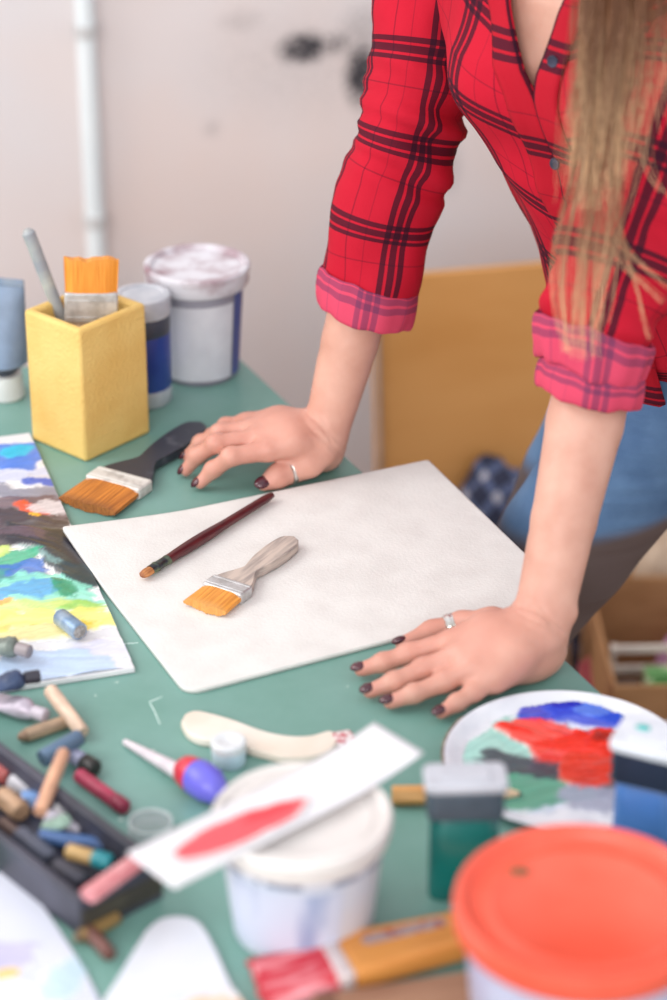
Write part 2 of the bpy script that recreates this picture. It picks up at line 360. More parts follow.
# ------------------------------------------------------------------ white painting board with three brushes
def quad_slab(name, label, cat, corners, z0, th, m, rad=.004, group=None, bevel=.0008):
    c = sum((Vector((*p[:2], 0)) for p in corners), Vector()) / 4; t = None
    out = []
    P = [Vector((p[0], p[1])) - c.xy for p in corners]
    for i in range(4):
        p = P[i]; a = (P[i - 1] - p).normalized(); b2 = (P[(i + 1) % 4] - p).normalized(); r_ = rad[i] if hasattr(rad, '__len__') else rad
        for k in range(7):
            q = k / 6; out.append(tuple(p + a * r_ * (1 - q) ** 2 + b2 * r_ * q ** 2))
    o = MB().prism(out, 0, th).build(name, m, None, smooth=False, bevel=bevel); o.location = (c.x, c.y, z0)
    return tag(o, label, cat, group)
BL, BF, BB, BR = at(63, 540), at(186, 697), at(428, 464), at(566, 598)
def board():
    """thin stiff board; the left corner is bent up a little where it lies on the palette"""
    n = 56; c = (BL + BF + BB + BR) / 4; P = [q - c for q in (BL, BF, BR, BB)]; rad = (.003, .014, .006, .004); out = np.zeros((n + 1, n + 1, 3)); g_ = np.concatenate([[0, .004, .01, .018, .028], np.linspace(.045, .955, n - 9), [.972, .982, .99, .996, 1]])
    for i, s_ in enumerate(g_):
        for j, t_ in enumerate(g_):
            u, v = s_, t_
            for ci, (cu, cv) in enumerate(((0, 0), (0, 1), (1, 1), (1, 0))):
                r_ = rad[ci]; lu, lv = r_ / .37, r_ / .30; a_, b_ = lu - abs(u - cu), lv - abs(v - cv)
                if a_ > 0 and b_ > 0:
                    a2, b2 = a_ / lu, b_ / lv; k = max(a2, b2) / math.hypot(a2, b2); u = abs(cu - (lu - a_ * k)); v = abs(cv - (lv - b_ * k))
            q = P[0] * (1 - u) * (1 - v) + P[1] * (1 - u) * v + P[2] * u * v + P[3] * u * (1 - v)
            d = math.hypot(q[0] - P[0][0], q[1] - P[0][1]); out[i, j] = (q[0], q[1], .0042 + .0090 * max(0, 1 - d / .12) ** 1.3)
    o = gridmesh('white_painting_board', out, M_white); o.location = (c[0], c[1], TZ + .0004); k = o.modifiers.new('th', 'SOLIDIFY'); k.thickness = .0042; k.offset = -1
    return tag(o, 'blank white painting board lying between the two hands on the green table', 'board')
board()
BZ = TZ + .005
M_br1 = bristle_mat('orange_bristles', (196, 122, 44), (232, 158, 66), (214, 160, 92), .03)
p0 = at(204, 612.5, BZ); p1 = at(294, 545.5, BZ)
ax = Vector((p1 - p0)); 
flat_brush('small flat brush with orange bristles and grey wooden handle lying on the white board', p0, p1, .0395, .026, .0185, .0105, M_br1, M_metal, mat('grey_handle_wood', (196, 180, 168), .55, (150, 138, 132), 26, stretch=(1, 9, 9), bump=.15), BZ, neck=.30, bulb=.58)
M_br2 = bristle_mat('brown_bristles', (150, 84, 26), (208, 128, 48), (120, 74, 40), .045)
p0 = at(86, 506, TZ + .006); p1 = at(201, 426, TZ + .006)
flat_brush('wide flat brush with brown bristles and black handle lying beside the yellow box', p0, p1, .060, .041, .0235, .0115, M_br2, mat('white_worn_ferrule', (214, 210, 204), .5, (150, 142, 136), 60, metal=.2, lo=.55, hi=.75), mat('black_brush_handle', (52, 54, 64), .4, (96, 98, 106), 60, lo=.55, hi=.75), TZ + .0005, neck=.30, bulb=.50)
# slim brush
p0 = at(141, 577.5, BZ + .004); p1 = at(272, 496.5, BZ + .004); Lg = (p1 - p0)[:2]; Lg = float(np.hypot(*Lg))
t = thing('round_brush', 'slim artist brush with dark red handle lying on the white board', 'brush', (p0[0], p0[1], BZ + .0002), (0, 0, heading(p0, p1)))
mb = MB(); prof = [(0, .0012), (.002, .0036), (.007, .0048), (.013, .0046)]
mb.tube([(x, 0, .0052) for x, r in prof], [r for x, r in prof], 22, flat=.75); mb.build('bristles', bristle_mat('tan_bristles', (140, 84, 44), (206, 140, 84), (120, 64, 40), .014), t)
mb = MB(); prof = [(.0125, .0047), (.019, .0049), (.0195, .0053), (.021, .0053), (.0215, .0049), (.034, .0046), (.0345, .005), (.036, .005), (.0365, .0044)]
mb.tube([(x, 0, .0052) for x, r in prof], [r for x, r in prof], 22, flat=.85); mb.build('ferrule', mat('dark_ferrule', (58, 62, 66), .3, (132, 150, 110), 90, metal=.6, lo=.5, hi=.8), t)
mb = MB(); n = 16
mb.tube([(.036 + (Lg - .036) * i / n, 0, .0052) for i in range(n + 1)], [.0043 + .0011 * math.sin(PI * min(1, i / n * 1.9)) * (i / n < .53) - .0008 * max(0, i / n - .5) for i in range(n)] + [.0028], 14)
mb.build('handle', mat('dark_red_handle', (92, 34, 36), .3, (70, 26, 30), 60, stretch=(1, 6, 6)), t)

# ------------------------------------------------------------------ painted palette board on the left
def paint_layer(name, parent, origin, ex, ey, W, H, res, blobs, base, m, keepz=.00012, seed=1, hs=1.0, shape=None, z0=0, warp=.006, mix=1.0, thin=None):
    """paint relief: grid in the thing's own frame; blobs = (px, py, rx, ry, rot, colour, height, roughness)"""
    nx, ny = int(W / res), int(H / res)
    X, Y = np.meshgrid(np.linspace(0, W, nx), np.linspace(0, H, ny), indexing='ij')
    w1, w2 = vnoise(X * 24, Y * 24, seed + 300) - .5, vnoise(X * 24 + 40, Y * 24, seed + 301) - .5; Xo, Yo = X, Y; X = X + warp * w1; Y = Y + warp * w2
    C = np.tile(np.array(lin(base)), (nx, ny, 1)); Z = np.zeros((nx, ny)); A = np.zeros((nx, ny))
    for i, (bx, by, rx, ry, ang, colr, hgt, rag) in enumerate(blobs):
        dx, dy = X - bx, Y - by; ca, sa = math.cos(ang), math.sin(ang); u = (dx * ca + dy * sa) / rx; v = (-dx * sa + dy * ca) / ry
        d = np.sqrt(u * u + v * v) + rag * (vnoise(X * 55, Y * 55, seed + i) - .5) * 1.4 + rag * .6 * (vnoise(u * 1.2 + 9, v * 9, seed + i + 40) - .5)
        a = np.clip((1.0 - d) / (.12 + .3 * max(0, rag - .45)), 0, 1); a = a * (1 - (1 - mix) * vnoise(u * 1.3 + 2, v * 7, seed + 120 + i) ** .7); st = vnoise(u * 1.6 + 3, v * 11, seed + 70 + i)
        c = np.array(lin(colr))[None, None] * (.78 + .44 * st[..., None]); cm = np.clip(c, 0, .95)
        C = C * (1 - a[..., None]) + cm * a[..., None]
        Z = Z * (1 - .5 * a) + a * hgt * hs * (.45 + .9 * vnoise(u * 1.8, v * 9, seed + 20 + i)); A = np.maximum(A, a)
    keep = (A[:-1, :-1] > .02) | (A[1:, 1:] > .02)
    if shape is not None: keep &= shape(Xo, Yo)[:-1, :-1]
    X, Y = Xo, Yo
    if thin is not None: Z = Z * thin(X, Y)
    V = np.stack([origin[0] + X * ex[0] + Y * ey[0], origin[1] + X * ex[1] + Y * ey[1], z0 + .0002 + Z], -1)
    return gridmesh(name, V, m, parent, col=C, keep=keep)
M_paint = attrmat('wet_paint', .3, .15, 260)
PT, PR_ = Vector(at(30, 437)), Vector(at(135, 673)); pe = (PR_ - PT); PH = pe.length; pe.normalize(); pw = Vector((pe.y, -pe.x, 0)); PW = .25
PC = PR_ + pw * PW                                                              # front-left corner
t = thing('painted_palette', 'white palette board smeared with blue, black, mint and yellow paint', 'palette', (PC.x, PC.y, TZ + .0004), (0, 0, math.atan2(-pw.y, -pw.x)))
# local: x = from the left edge to the right edge (0..PW), y = away from the viewer (0..PH)
Pm = (Matrix.Translation((PC.x, PC.y, TZ + .0004)) @ Matrix.Rotation(math.atan2(-pw.y, -pw.x), 4, 'Z')).inverted()
MB().box((PW / 2, PH / 2, .0022), (PW, PH, .0044)).build('panel', mat('palette_ground', (222, 221, 222), .6, (214, 214, 218), 14), t, smooth=False, bevel=.0006)
def pl(px, py): q = Pm @ Vector(at(px, py, TZ + .0048)); return q.x, q.y
def B(px, py, rx, ry, ang, c, h, rag=.5): return (*pl(px, py), rx, ry, ang, c, h, rag)
blobs = [B(15, 478, .075, .016, .2, (196, 200, 222), .0008, .8), B(62, 492, .03, .04, .2, (206, 204, 210), .0015, .9), B(18, 457, .036, .030, .2, (48, 112, 214), .0016, .5), B(22, 453, .017, .012, .3, (58, 190, 222), .0014, .5),
         B(50, 484, .026, .010, -.5, (44, 84, 190), .0012, .8), B(38, 497, .05, .020, -.4, (132, 130, 146), .0012, .8), B(2, 512, .10, .03, -.2, (104, 80, 88), .0018, .7), B(24, 532, .085, .040, -.75, (62, 50, 56), .002, .6),
         B(33, 509, .019, .009, -.9, (226, 84, 40), .0016, .7), B(40, 516, .007, .005, -.9, (244, 180, 50), .0018, .7), B(52, 507, .016, .012, .3, (214, 204, 206), .0018, 1.0), B(58, 548, .062, .030, -.85, (44, 44, 52), .0028, .5), B(74, 568, .036, .022, -.9, (38, 56, 62), .003, .6),
         B(84, 580, .018, .012, -.6, (46, 96, 96), .0026, .9), B(48, 560, .034, .013, -.7, (118, 152, 150), .002, .8), B(-2, 566, .036, .020, .2, (52, 172, 128), .0016, .8), B(18, 577, .028, .020, -.5, (48, 108, 190), .0018, .8), B(-6, 556, .020, .009, .2, (202, 222, 120), .0014, .8), 
         B(48, 592, .056, .028, -.5, (136, 218, 194), .002, .5), B(4, 596, .05, .016, .1, (92, 160, 208), .0014, .8), B(66, 588, .018, .008, -.9, (40, 142, 100), .002, .9), B(84, 603, .030, .012, -.5, (156, 204, 84), .0018, 1.0), B(10, 612, .06, .014, .1, (202, 220, 128), .0012, .9),
         B(52, 545, .060, .024, -.8, (50, 48, 56), .0026, .55), B(80, 572, .032, .018, -.95, (38, 58, 64), .0026, .6), B(26, 536, .03, .012, -.6, (96, 76, 88), .0022, .8),
         B(56, 622, .060, .022, -.1, (238, 232, 120), .0014, .8), B(40, 633, .05, .013, .0, (246, 214, 48), .0014, .8), B(10, 606, .012, .006, .4, (236, 176, 96), .0014, .9), B(2, 640, .06, .012, 0, (226, 216, 160), .0010, .9), B(90, 653, .040, .028, -.2, (208, 210, 228), .0012, 1.0), B(105, 665, .035, .016, .2, (226, 222, 232), .0010, 1.1),
         B(-45, 470, .04, .03, .2, (64, 120, 200), .0014, .6), B(-50, 520, .06, .03, -.6, (84, 70, 78), .002, .7), B(-60, 580, .05, .03, -.3, (70, 150, 140), .0016, .8), B(-50, 635, .05, .022, -.1, (226, 206, 110), .0014, .8), B(-40, 680, .04, .02, 0, (196, 204, 224), .001, .8),
         B(52, 668, .055, .032, -.3, (178, 200, 228), .0012, .7)]
paint_layer('paint', t, (0, 0), (1, 0), (0, 1), PW, PH, .0021, blobs, (238, 236, 236), M_paint, seed=3, z0=.0044, warp=.026, mix=.84, thin=lambda X, Y: np.clip((PW - X) / .035, .04, 1), shape=lambda X, Y: (X > .002) & (X < PW - .0015) & (Y < PH - .002) & (Y > .002))
# stub resting on the palette
a = at(60, 617, TZ + .0135); b = at(76, 629, TZ + .0135)
t = thing('pastel_stub', 'short blue grey cylinder stub lying on the painted palette', 'pastel', (a[0], a[1], TZ + .0062), (0, 0, heading(a, b)))
Lg = float(np.hypot(*(b - a)[:2])) + .006
mb = MB(); mb.tube([(0, 0, .0075), (.001, 0, .0075), (Lg - .001, 0, .0075), (Lg, 0, .0075)], [.0068, .0075, .0075, .0068], 28); mb.build('wrapper', mat('blue_grey_wrapper', (112, 138, 166), .35, (160, 176, 190), 80, metal=.35), t)
mb = MB(); mb.tube([(Lg - .0005, 0, .0075), (Lg + .0006, 0, .0075)], [.0062, .0056], 24); mb.build('core', mat('grey_core', (128, 124, 120), .8, (176, 172, 168), 300, bump=.4), t)

# ------------------------------------------------------------------ yellow brush holder
M_yel = mat('yellow_rough_paint', (228, 194, 116), .7, (216, 172, 90), 14, bump=.7, bscale=260, lo=.35, hi=.7)
a, b, c = Vector(at(29, 441)), Vector(at(86, 463)), Vector(at(151, 433)); ux = (c - b).normalized(); W1 = (c - b).length; W2 = (a - b).length
t = thing('brush_holder', 'rough yellow square box used as a brush holder', 'box', b, (0, 0, math.atan2(ux.y, ux.x)))
HB = .136; th = .009
mb = MB(); 
def ringz(x0, y0, x1, y1, z): return [(x0, y0, z), (x1, y0, z), (x1, y1, z), (x0, y1, z)]
vs = ringz(0, 0, W1, W2, 0) + ringz(0, 0, W1, W2, HB) + ringz(th, th, W1 - th, W2 - th, HB) + ringz(th, th, W1 - th, W2 - th, .012)
fs = [(3, 2, 1, 0), (12, 13, 14, 15)]
for k in range(3):
    for i in range(4): fs.append((4 * k + i, 4 * k + (i + 1) % 4, 4 * k + 4 + (i + 1) % 4, 4 * k + 4 + i))
mb.add(vs, fs); mb.build('box_body', M_yel, t, bevel=.0035, seg=3, smooth=True)
Hm = Matrix.Translation(b) @ Matrix.Rotation(math.atan2(ux.y, ux.x), 4, 'Z'); HI = Hm.inverted()
# wide brush standing in it, bristles up, handle down inside
tz = TZ + .176
base = Hm @ Vector((W1 * .5, W2 * .5, .014)); top = Vector(at(100, 256, TZ + .180)); 
top = Vector((base.x + (top.x - base.x) * .5, base.y + (top.y - base.y) * .5, TZ + .183)); 
X = (base - top).normalized(); Yd = Vector((1, .12, 0)); Yd = (Yd - X * Yd.dot(X)).normalized(); Zd = X.cross(Yd)
R = Matrix((X, Yd, Zd)).transposed().to_euler()
t = flat_brush('wide brush with bright orange bristles standing in the yellow box', top, top + Vector((float((base - top).length), 0, 0)), .050, .032, .030, .013, bristle_mat('bright_orange_bristles', (214, 128, 28), (236, 154, 52), (228, 150, 60), .035), M_metal, M_wood, 0, rot=R, neck=.3, bulb=.5)
t.location = top
# thin grey handled brush, bristles down inside
top = Vector(at(27, 231, TZ + .205)); base = Hm @ Vector((W1 * .42, W2 * .75, .016))
top = dp(27, 229, 2.20); top = Vector(top); base = Hm @ Vector((W1 * .66, W2 * .55, .018))
d = (top - base); Lg = d.length; R = d.to_track_quat('X', 'Z').to_euler()
t = thing('thin_brush', 'thin brush with grey handle leaning in the yellow box', 'brush', base, R)
mb = MB(); mb.tube([(0, 0, 0), (.006, 0, 0), (.014, 0, 0), (.02, 0, 0)], [.0008, .003, .0042, .004], 14); mb.build('bristles', M_br2, t)
mb = MB(); mb.tube([(.019, 0, 0), (.04, 0, 0), (.041, 0, 0), (.046, 0, 0)], [.0044, .0044, .005, .0044], 16); mb.build('ferrule', M_metal, t)
mb = MB(); mb.tube([(.045, 0, 0), (.08, 0, 0), (Lg * .75, 0, 0), (Lg - .004, 0, 0), (Lg, 0, 0)], [.0042, .0056, .0062, .0064, .003], 16); mb.build('handle', mat('grey_paint_handle', (146, 150, 156), .45, (176, 178, 170), 20, stretch=(2, 1, 1)), t)

# ------------------------------------------------------------------ jars and pails at the back of the table
c = at(146, 400); t = thing('paint_jar', 'blue paint jar with dark lid between yellow box and pail', 'jar', c)
mb = MB(); mb.lathe([(0, 0), (.024, 0), (.0265, .003), (.0265, .018), (.0262, .0185)], 40); mb.build('jar_base', mat('clear_grey_plastic', (196, 202, 206), .2, (170, 178, 184), 40, spec=.7), t)
mb = MB(); mb.lathe([(.0262, .018), (.0268, .019), (.0268, .074), (.0262, .076)], 40); mb.build('label_band', mat('deep_blue', (42, 62, 140), .35, (52, 80, 158), 20), t)
mb = MB(); mb.lathe([(.0262, .0755), (.0268, .077), (.0268, .092), (.025, .096)], 40); mb.build('neck_band', mat('dark_slate', (62, 66, 80), .4, (74, 78, 90), 30), t)
mb = MB(); mb.lathe([(.0275, .095), (.0282, .0965), (.0282, .112), (.027, .1145), (.022, .115), (.021, .1135), (0, .1132)], 48); mb.build('lid', mat('pale_grey_lid', (200, 202, 208), .4, (178, 182, 190), 50), t)
c = at(200, 371); t = thing('paint_pail', 'grey white plastic pail with paint smeared lid by the wall', 'pail', c)
mb = MB(); mb.lathe([(0, 0), (.038, 0), (.0395, .002), (.0465, .102), (.0465, .106)], 56); mb.build('pail_body', mat('pail_plastic', (150, 148, 160), .4, (128, 122, 136), 14, lo=.4, hi=.7), t)
mb = MB(); n = 18; vs = []; fs = []
for i in range(n + 1):
    a = math.radians(228 + 95 * i / n)
    for z in (.006, .088): r = .0402 + (.0468 - .0402) * z / .106 + .0004; vs.append((r * math.cos(a), r * math.sin(a), z))
fs = [(2 * i, 2 * i + 2, 2 * i + 3, 2 * i + 1) for i in range(n)]; mb.add(vs, fs); mb.build('label', mat('pail_label', (214, 214, 220), .5, (196, 196, 204), 20), t, ang=180)
mb = MB(); vs = []; fs = []
for i in range(7):
    a = math.radians(326 + 24 * i / 6)
    for z in (.006, .096): r = .0402 + (.0468 - .0402) * z / .106 + .0004; vs.append((r * math.cos(a), r * math.sin(a), z))
fs = [(2 * i, 2 * i + 2, 2 * i + 3, 2 * i + 1) for i in range(6)]; mb.add(vs, fs); mb.build('stripe', mat('pail_stripe', (62, 84, 150), .45, (74, 92, 150), 20), t, ang=180)
mb = MB(); mb.lathe([(.0478, .098), (.0505, .0985), (.052, .101), (.052, .112), (.0535, .113), (.0535, .118), (.0515, .1195), (.047, .119), (.0455, .1155), (.03, .1145), (0, .1145)], 60)
mb.build('lid', mat('smeared_lid', (216, 214, 220), .45, (150, 118, 126), 26, lo=.45, hi=.68), t)
mb = MB(); pts = [(.053 * math.cos(a), .053 * math.sin(a), .104 - .016 * math.sin((a - .6) / 2.4 * PI)) for a in np.linspace(.6, 3.0, 16)]
mb.tube(pts, .0014, 8); mb.build('bail_handle', M_metal, t)
# upturned tube at the left edge of the frame
def paint_tube(name, label, loc, rz, H, r, capc, bodyc, bandc, cap_h=.022, crimp=1.25, cap_r=.5, group=None, rot=None, tag_='tube'):
    t = thing(name, label, tag_, loc, rot or (0, 0, rz), group)
    cr = r * cap_r * 1.5
    mb = MB(); mb.lathe([(0, 0), (cr * .92, 0), (cr, .002), (cr * .93, cap_h), (0, cap_h)], 24)
    mb.build('cap', mat(name + '_cap', capc, .4, tuple(min(255, int(v * .93)) for v in capc), 30), t)
    rings = []
    for i, q in enumerate((0, .02, .10, .13, .3, .5, .7, .85, .93, .935, 1.0)):
        z = cap_h + (H - cap_h) * q
        if q <= .02: a_, b_ = cr * .6, cr * .6
        elif q <= .13: k = (q - .02) / .11; a_, b_ = cr * .6 + (r - cr * .6) * k, cr * .6 + (r - cr * .6) * k
        else: k = min(1, (q - .13) / .8); a_, b_ = r * (1 + (crimp - 1) * k), r * (1 - .93 * k ** 1.3) + .0006
        rings.append([(a_ * math.cos(2 * PI * j / 32), b_ * math.sin(2 * PI * j / 32), z) for j in range(32)])
    def part(i0, i1, nm, m):
        mb = MB(); vs = [p for rg in rings[i0:i1] for p in rg]; k = i1 - i0
        mb.add(vs, [(i * 32 + j, i * 32 + (j + 1) % 32, (i + 1) * 32 + (j + 1) % 32, (i + 1) * 32 + j) for i in range(k - 1) for j in range(32)] + [tuple(range(31, -1, -1)), tuple(range((k - 1) * 32, k * 32))]); mb.build(nm, m, t)
    part(0, 4, 'shoulder', mat(name + '_shoulder', bandc, .4, tuple(int(v * .85) for v in bandc), 40, metal=.3))
    part(3, 9, 'tube_body', mat(name + '_body', bodyc, .4, tuple(int(v * .85) for v in bodyc), 24))
    part(9, 11, 'crimp', mat(name + '_crimp', tuple(int(v * .5 + 90) for v in bodyc), .4, bodyc, 40, metal=.4))
    return t
paint_tube('paint_tube', 'large slate blue paint tube standing on its white cap left of the yellow box', at(6, 396), -.2, .127, .0245, (222, 224, 224), (126, 146, 174), (64, 74, 90), cap_h=.026, crimp=1.1, cap_r=.52)

# ------------------------------------------------------------------ white handled tool, contour liner, small caps
pts = [at(x, y, TZ + .007) for x, y in ((181, 722), (186, 714), (197, 711), (212, 714), (236, 721), (263, 731), (288, 736), (310, 736), (331, 731), (337, 741), (329, 751), (310, 757), (285, 757), (262, 752), (240, 746), (218, 741), (200, 739), (187, 732))]
c = sum((Vector(p) for p in pts), Vector()) / len(pts); sm = catmull([(p[0] - c.x, p[1] - c.y, 0) for p in pts] + [(pts[0][0] - c.x, pts[0][1] - c.y, 0)], 72)[:-1]
t = thing('paint_scraper', 'cream wooden tool handle curving out from under the paper strip', 'tool', (c.x, c.y, TZ + .0003))
MB().prism([(p[0], p[1]) for p in sm], 0, .0075).build('handle', mat('cream_handle', (232, 224, 212), .5, (222, 208, 192), 18), t, bevel=.0018)
a = Vector(at(333, 741, TZ + .004)) - Vector((c.x, c.y, TZ)); b = Vector(at(352, 737, TZ + .004)) - Vector((c.x, c.y, TZ)); mb = MB(); a.z = b.z = .0042
mb.tube([a, a + (b - a) * .1, a + (b - a) * .9, b], [.0085, .0092, .0088, .008], 14, flat=.42); mb.build('wrapped_end', mat('red_white_wrap', (224, 210, 208), .6, (186, 40, 64), 240, lo=.5, hi=.56), t)
tip = at(125, 742, TZ + .003); e1 = at(186, 779, TZ + .006); hd = heading(tip, e1); Lg = float(np.hypot(*(e1 - tip)[:2]))
t = thing('contour_liner', 'contour paint liner with long white nozzle, red collar and purple body', 'liner', (tip[0], tip[1], TZ + .0002), (0, 0, hd))
mb = MB(); n = 8; mb.tube([(Lg * i / n, 0, .0028 + .0062 * i / n) for i in range(n + 1)], [.0026 + .0042 * i / n for i in range(n + 1)], 18); mb.build('nozzle', mat('nozzle_plastic', (214, 206, 210), .35, (200, 190, 196), 60), t)
mb = MB(); mb.tube([(Lg - .004, 0, .0125), (Lg, 0, .0135), (Lg + .010, 0, .0140), (Lg + .0125, 0, .0140)], [.0085, .0118, .0134, .0130], 22); mb.build('collar', mat('red_collar', (206, 52, 70), .35, (190, 44, 62), 40), t)
mb = MB(); mb.tube([(Lg + .012, 0, .0142), (Lg + .014, 0, .0145), (Lg + .028, 0, .0140), (Lg + .034, 0, .0115), (Lg + .038, 0, .009)], [.0130, .0142, .0136, .0110, .0080], 22); mb.build('body', mat('violet_body', (98, 96, 204), .35, (112, 106, 214), 30), t)
c = at(229, 762); t = thing('small_jar', 'tiny white round jar standing behind the white pot', 'jar', c)
mb = MB(); mb.lathe([(0, 0), (.0125, 0), (.0132, .001), (.0130, .012), (.0126, .013)], 36); mb.build('skirt', mat('frosted_blue', (198, 218, 226), .3, (186, 208, 220), 40), t)
mb = MB(); mb.lathe([(.0130, .0128), (.0136, .0135), (.0134, .0185), (.0122, .0198), (.006, .0198), (.005, .0192), (0, .0192)], 36); mb.build('cap_top', mat('cap_white', (216, 219, 221), .4, (208, 212, 214), 40), t)
c = at(151, 834); t = thing('clear_lid', 'clear plastic ring lid lying on the green table by the black tray', 'lid', c)
mb = MB(); mb.lathe([(.0135, .0005), (.0165, .0005), (.0172, .0015), (.0160, .0115), (.0148, .0115), (.0138, .002)], 40); mb.build('rim', mat('clear_plastic', (222, 232, 232), .12, trans=.35, ior=1.35), t)
mb = MB(); mb.lathe([(0, .0095), (.0147, .0095), (.0147, .0105), (0, .0105)], 40); mb.build('disc', mat('clear_plastic_top', (214, 226, 226), .15, trans=.8, ior=1.35), t)

# ------------------------------------------------------------------ white pot, paper strip on it
PX = at(303, 924); t = thing('paint_pot', 'white plastic paint pot with lid under the paper strip', 'pot', PX)
mb = MB(); mb.lathe([(0, 0), (.045, 0), (.0475, .002), (.0545, .070), (.0550, .076)], 60); mb.build('pot_body', mat('pot_plastic', (196, 206, 222), .4, (208, 204, 206), 16, lo=.35, hi=.7), t)
mb = MB(); mb.lathe([(.0552, .0745), (.0575, .075), (.0585, .077), (.0585, .079), (.0565, .080), (.0565, .083), (.0595, .0835), (.0605, .085), (.0605, .0905), (.0585, .093), (.0555, .0925), (.0540, .0895), (.048, .0885), (.046, .0895), (.044, .0880), (0, .0875)], 64)
mb.build('lid', mat('pot_lid', (226, 220, 216), .45, (206, 198, 194), 12), t)
mb = MB(); n = 26; vs = []
for i in range(n + 1):
    a = math.radians(210 + 90 * i / n)
    for z in (.008, .064): r = .0477 + (.0545 - .0477) * (z - .002) / .068 + .0004; vs.append((r * math.cos(a), r * math.sin(a), z))
mb.add(vs, [(2 * i, 2 * i + 2, 2 * i + 3, 2 * i + 1) for i in range(n)]); mb.build('label', mat('pale_label', (196, 202, 220), .5, (150, 164, 196), 34, stretch=(1, 1, .25), lo=.5, hi=.62), t, ang=180)
mb = MB()
mb.lathe([(.0546, .0685), (.0556, .0690), (.0558, .0735), (.0550, .0745)], 60)
mb.build('seal_band', mat('seal_band', (112, 120, 144), .5, (196, 198, 210), 46, stretch=(1, 1, .3), lo=.5, hi=.55), t)
zs = TZ + .0955
cs = [Vector(at(x, y, zs)) for x, y in ((135, 850), (375, 729), (423, 764), (166, 888))]
c = sum(cs, Vector()) / 4; ux = ((cs[1] + cs[2]) - (cs[0] + cs[3])).normalized(); LS = ((cs[1] + cs[2]) - (cs[0] + cs[3])).length / 2; WS = ((cs[0] - cs[3]).length + (cs[1] - cs[2]).length) / 2
t = thing('paper_strip', 'white card strip with a pinkish red paint stroke lying across the white pot', 'paper', (c.x, c.y, TZ + .0938), (0, 0, math.atan2(ux.y, ux.x)))
V = []; nx, ny = 40, 10
def stripz(u): return .0006 + .010 * max(0, u - .12) ** 2 * 6 - .0 * u
for i in range(nx + 1):
    u = i / nx - .5; V.append([(u * LS, (j / ny - .5) * WS, stripz(u) ) for j in range(ny + 1)])
V = np.array(V); me = gridmesh('card', V, mat('white_card', (222, 220, 222), .6, (216, 214, 218), 20), t); sm_ = me.modifiers.new('th', 'SOLIDIFY'); sm_.thickness = .0009; sm_.offset = 1
def plx(px, py):
    p = Vector(at(px, py, zs)) - c; uy = Vector((-ux.y, ux.x, 0)); return p.dot(ux) + LS / 2, p.dot(uy) + WS / 2
s0, s1 = plx(176, 858), plx(300, 804); sl = math.hypot(s1[0] - s0[0], s1[1] - s0[1]); sa = math.atan2(s1[1] - s0[1], s1[0] - s0[0]); sm0 = ((s0[0] + s1[0]) / 2, (s0[1] + s1[1]) / 2)
paint_layer('paint_stroke', t, (-LS / 2, -WS / 2), (1, 0), (0, 1), LS, WS, .0012, [(sm0[0], sm0[1], sl * .55, .0135, sa, (228, 84, 92), .0009, .2), (sm0[0] + sl * .25, sm0[1] + .002, sl * .2, .006, sa, (222, 60, 70), .0006, .7)], (236, 234, 234), M_paint, seed=21, z0=.0018)

# ------------------------------------------------------------------ bottles, pencil, plate
def square_bottle(label, loc, rz, w, d, H, ch, capc, bandc, bodyc, spot=None):
    t = thing('paint_bottle', label, 'bottle', loc, (0, 0, rz))
    mb = MB(); lv = [(0, .93), (.003, 1), (.55, 1), (.9, .98), (.96, .86), (1, .8)]; ring = []
    for q, k in lv: ring.append([(x, y, q * (H - ch)) for x, y in rrect(w * .84 * k, d * .86 * k, .010 * k, 6)])
    m = len(ring[0]); vs = [p for r in ring for p in r]
    mb.add(vs, [(i * m + j, i * m + (j + 1) % m, (i + 1) * m + (j + 1) % m, (i + 1) * m + j) for i in range(len(lv) - 1) for j in range(m)] + [tuple(range(m - 1, -1, -1)), tuple(range((len(lv) - 1) * m, len(lv) * m))])
    mb.build('bottle_body', mat('bottle_' + cname(bodyc), bodyc, .25, tuple(int(v * .82) for v in bodyc), 20, spec=.6), t)
    mb = MB(); mb.prism(rrect(w * .93, d * .93, .007), H - ch, H - ch * .22); mb.build('cap_band', mat('band_' + cname(bandc), bandc, .4, tuple(int(v * .85) for v in bandc), 30), t, bevel=.002)
    mb = MB(); mb.prism(rrect(w, d, .006), H - ch * .24, H); cp = mb.build('cap', mat('cap_' + cname(capc), capc, .4, tuple(int(v * .93) for v in capc), 30), t, bevel=.0022, seg=3)
    mb = MB(); mb.prism(rrect(w * .6, d * .55, .004), H - .0005, H + .0012); mb.build('cap_lip', mat('lip_' + cname(capc), tuple(int(v * .96) for v in capc), .4, capc, 30), cp, bevel=.0008)
    if spot:
        mb = MB(); mb.ellipsoid((spot[0], spot[1], H + .0012), (.0055, .004, .0012), nu=14, nv=6, noise=.06); mb.build('paint_dab', mat('dab_teal', (40, 168, 164), .3, (60, 180, 176), 60), cp)
    return t
def cname(c): return 'dark' if sum(c) < 330 else 'light' if sum(c) > 520 else 'mid'
square_bottle('teal green paint bottle with light grey square cap standing beside the white pot', at(462, 890), .04, .057, .030, .097, .030, (190, 192, 200), (78, 90, 102), (18, 104, 98))
square_bottle('blue paint bottle with white square cap and black collar in front of the plate', at(644, 850), -.42, .052, .042, .098, .034, (214, 218, 226), (36, 44, 66), (76, 122, 190), (-.008, .004))
a = at(392, 800, TZ + .0038); b = at(521, 797, TZ + .0038); Lg = float(np.hypot(*(b - a)[:2]))
t = thing('pencil', 'sharpened wooden pencil lying behind the teal bottle', 'pencil', (a[0], a[1], TZ + .0002), (0, 0, heading(a, b)))
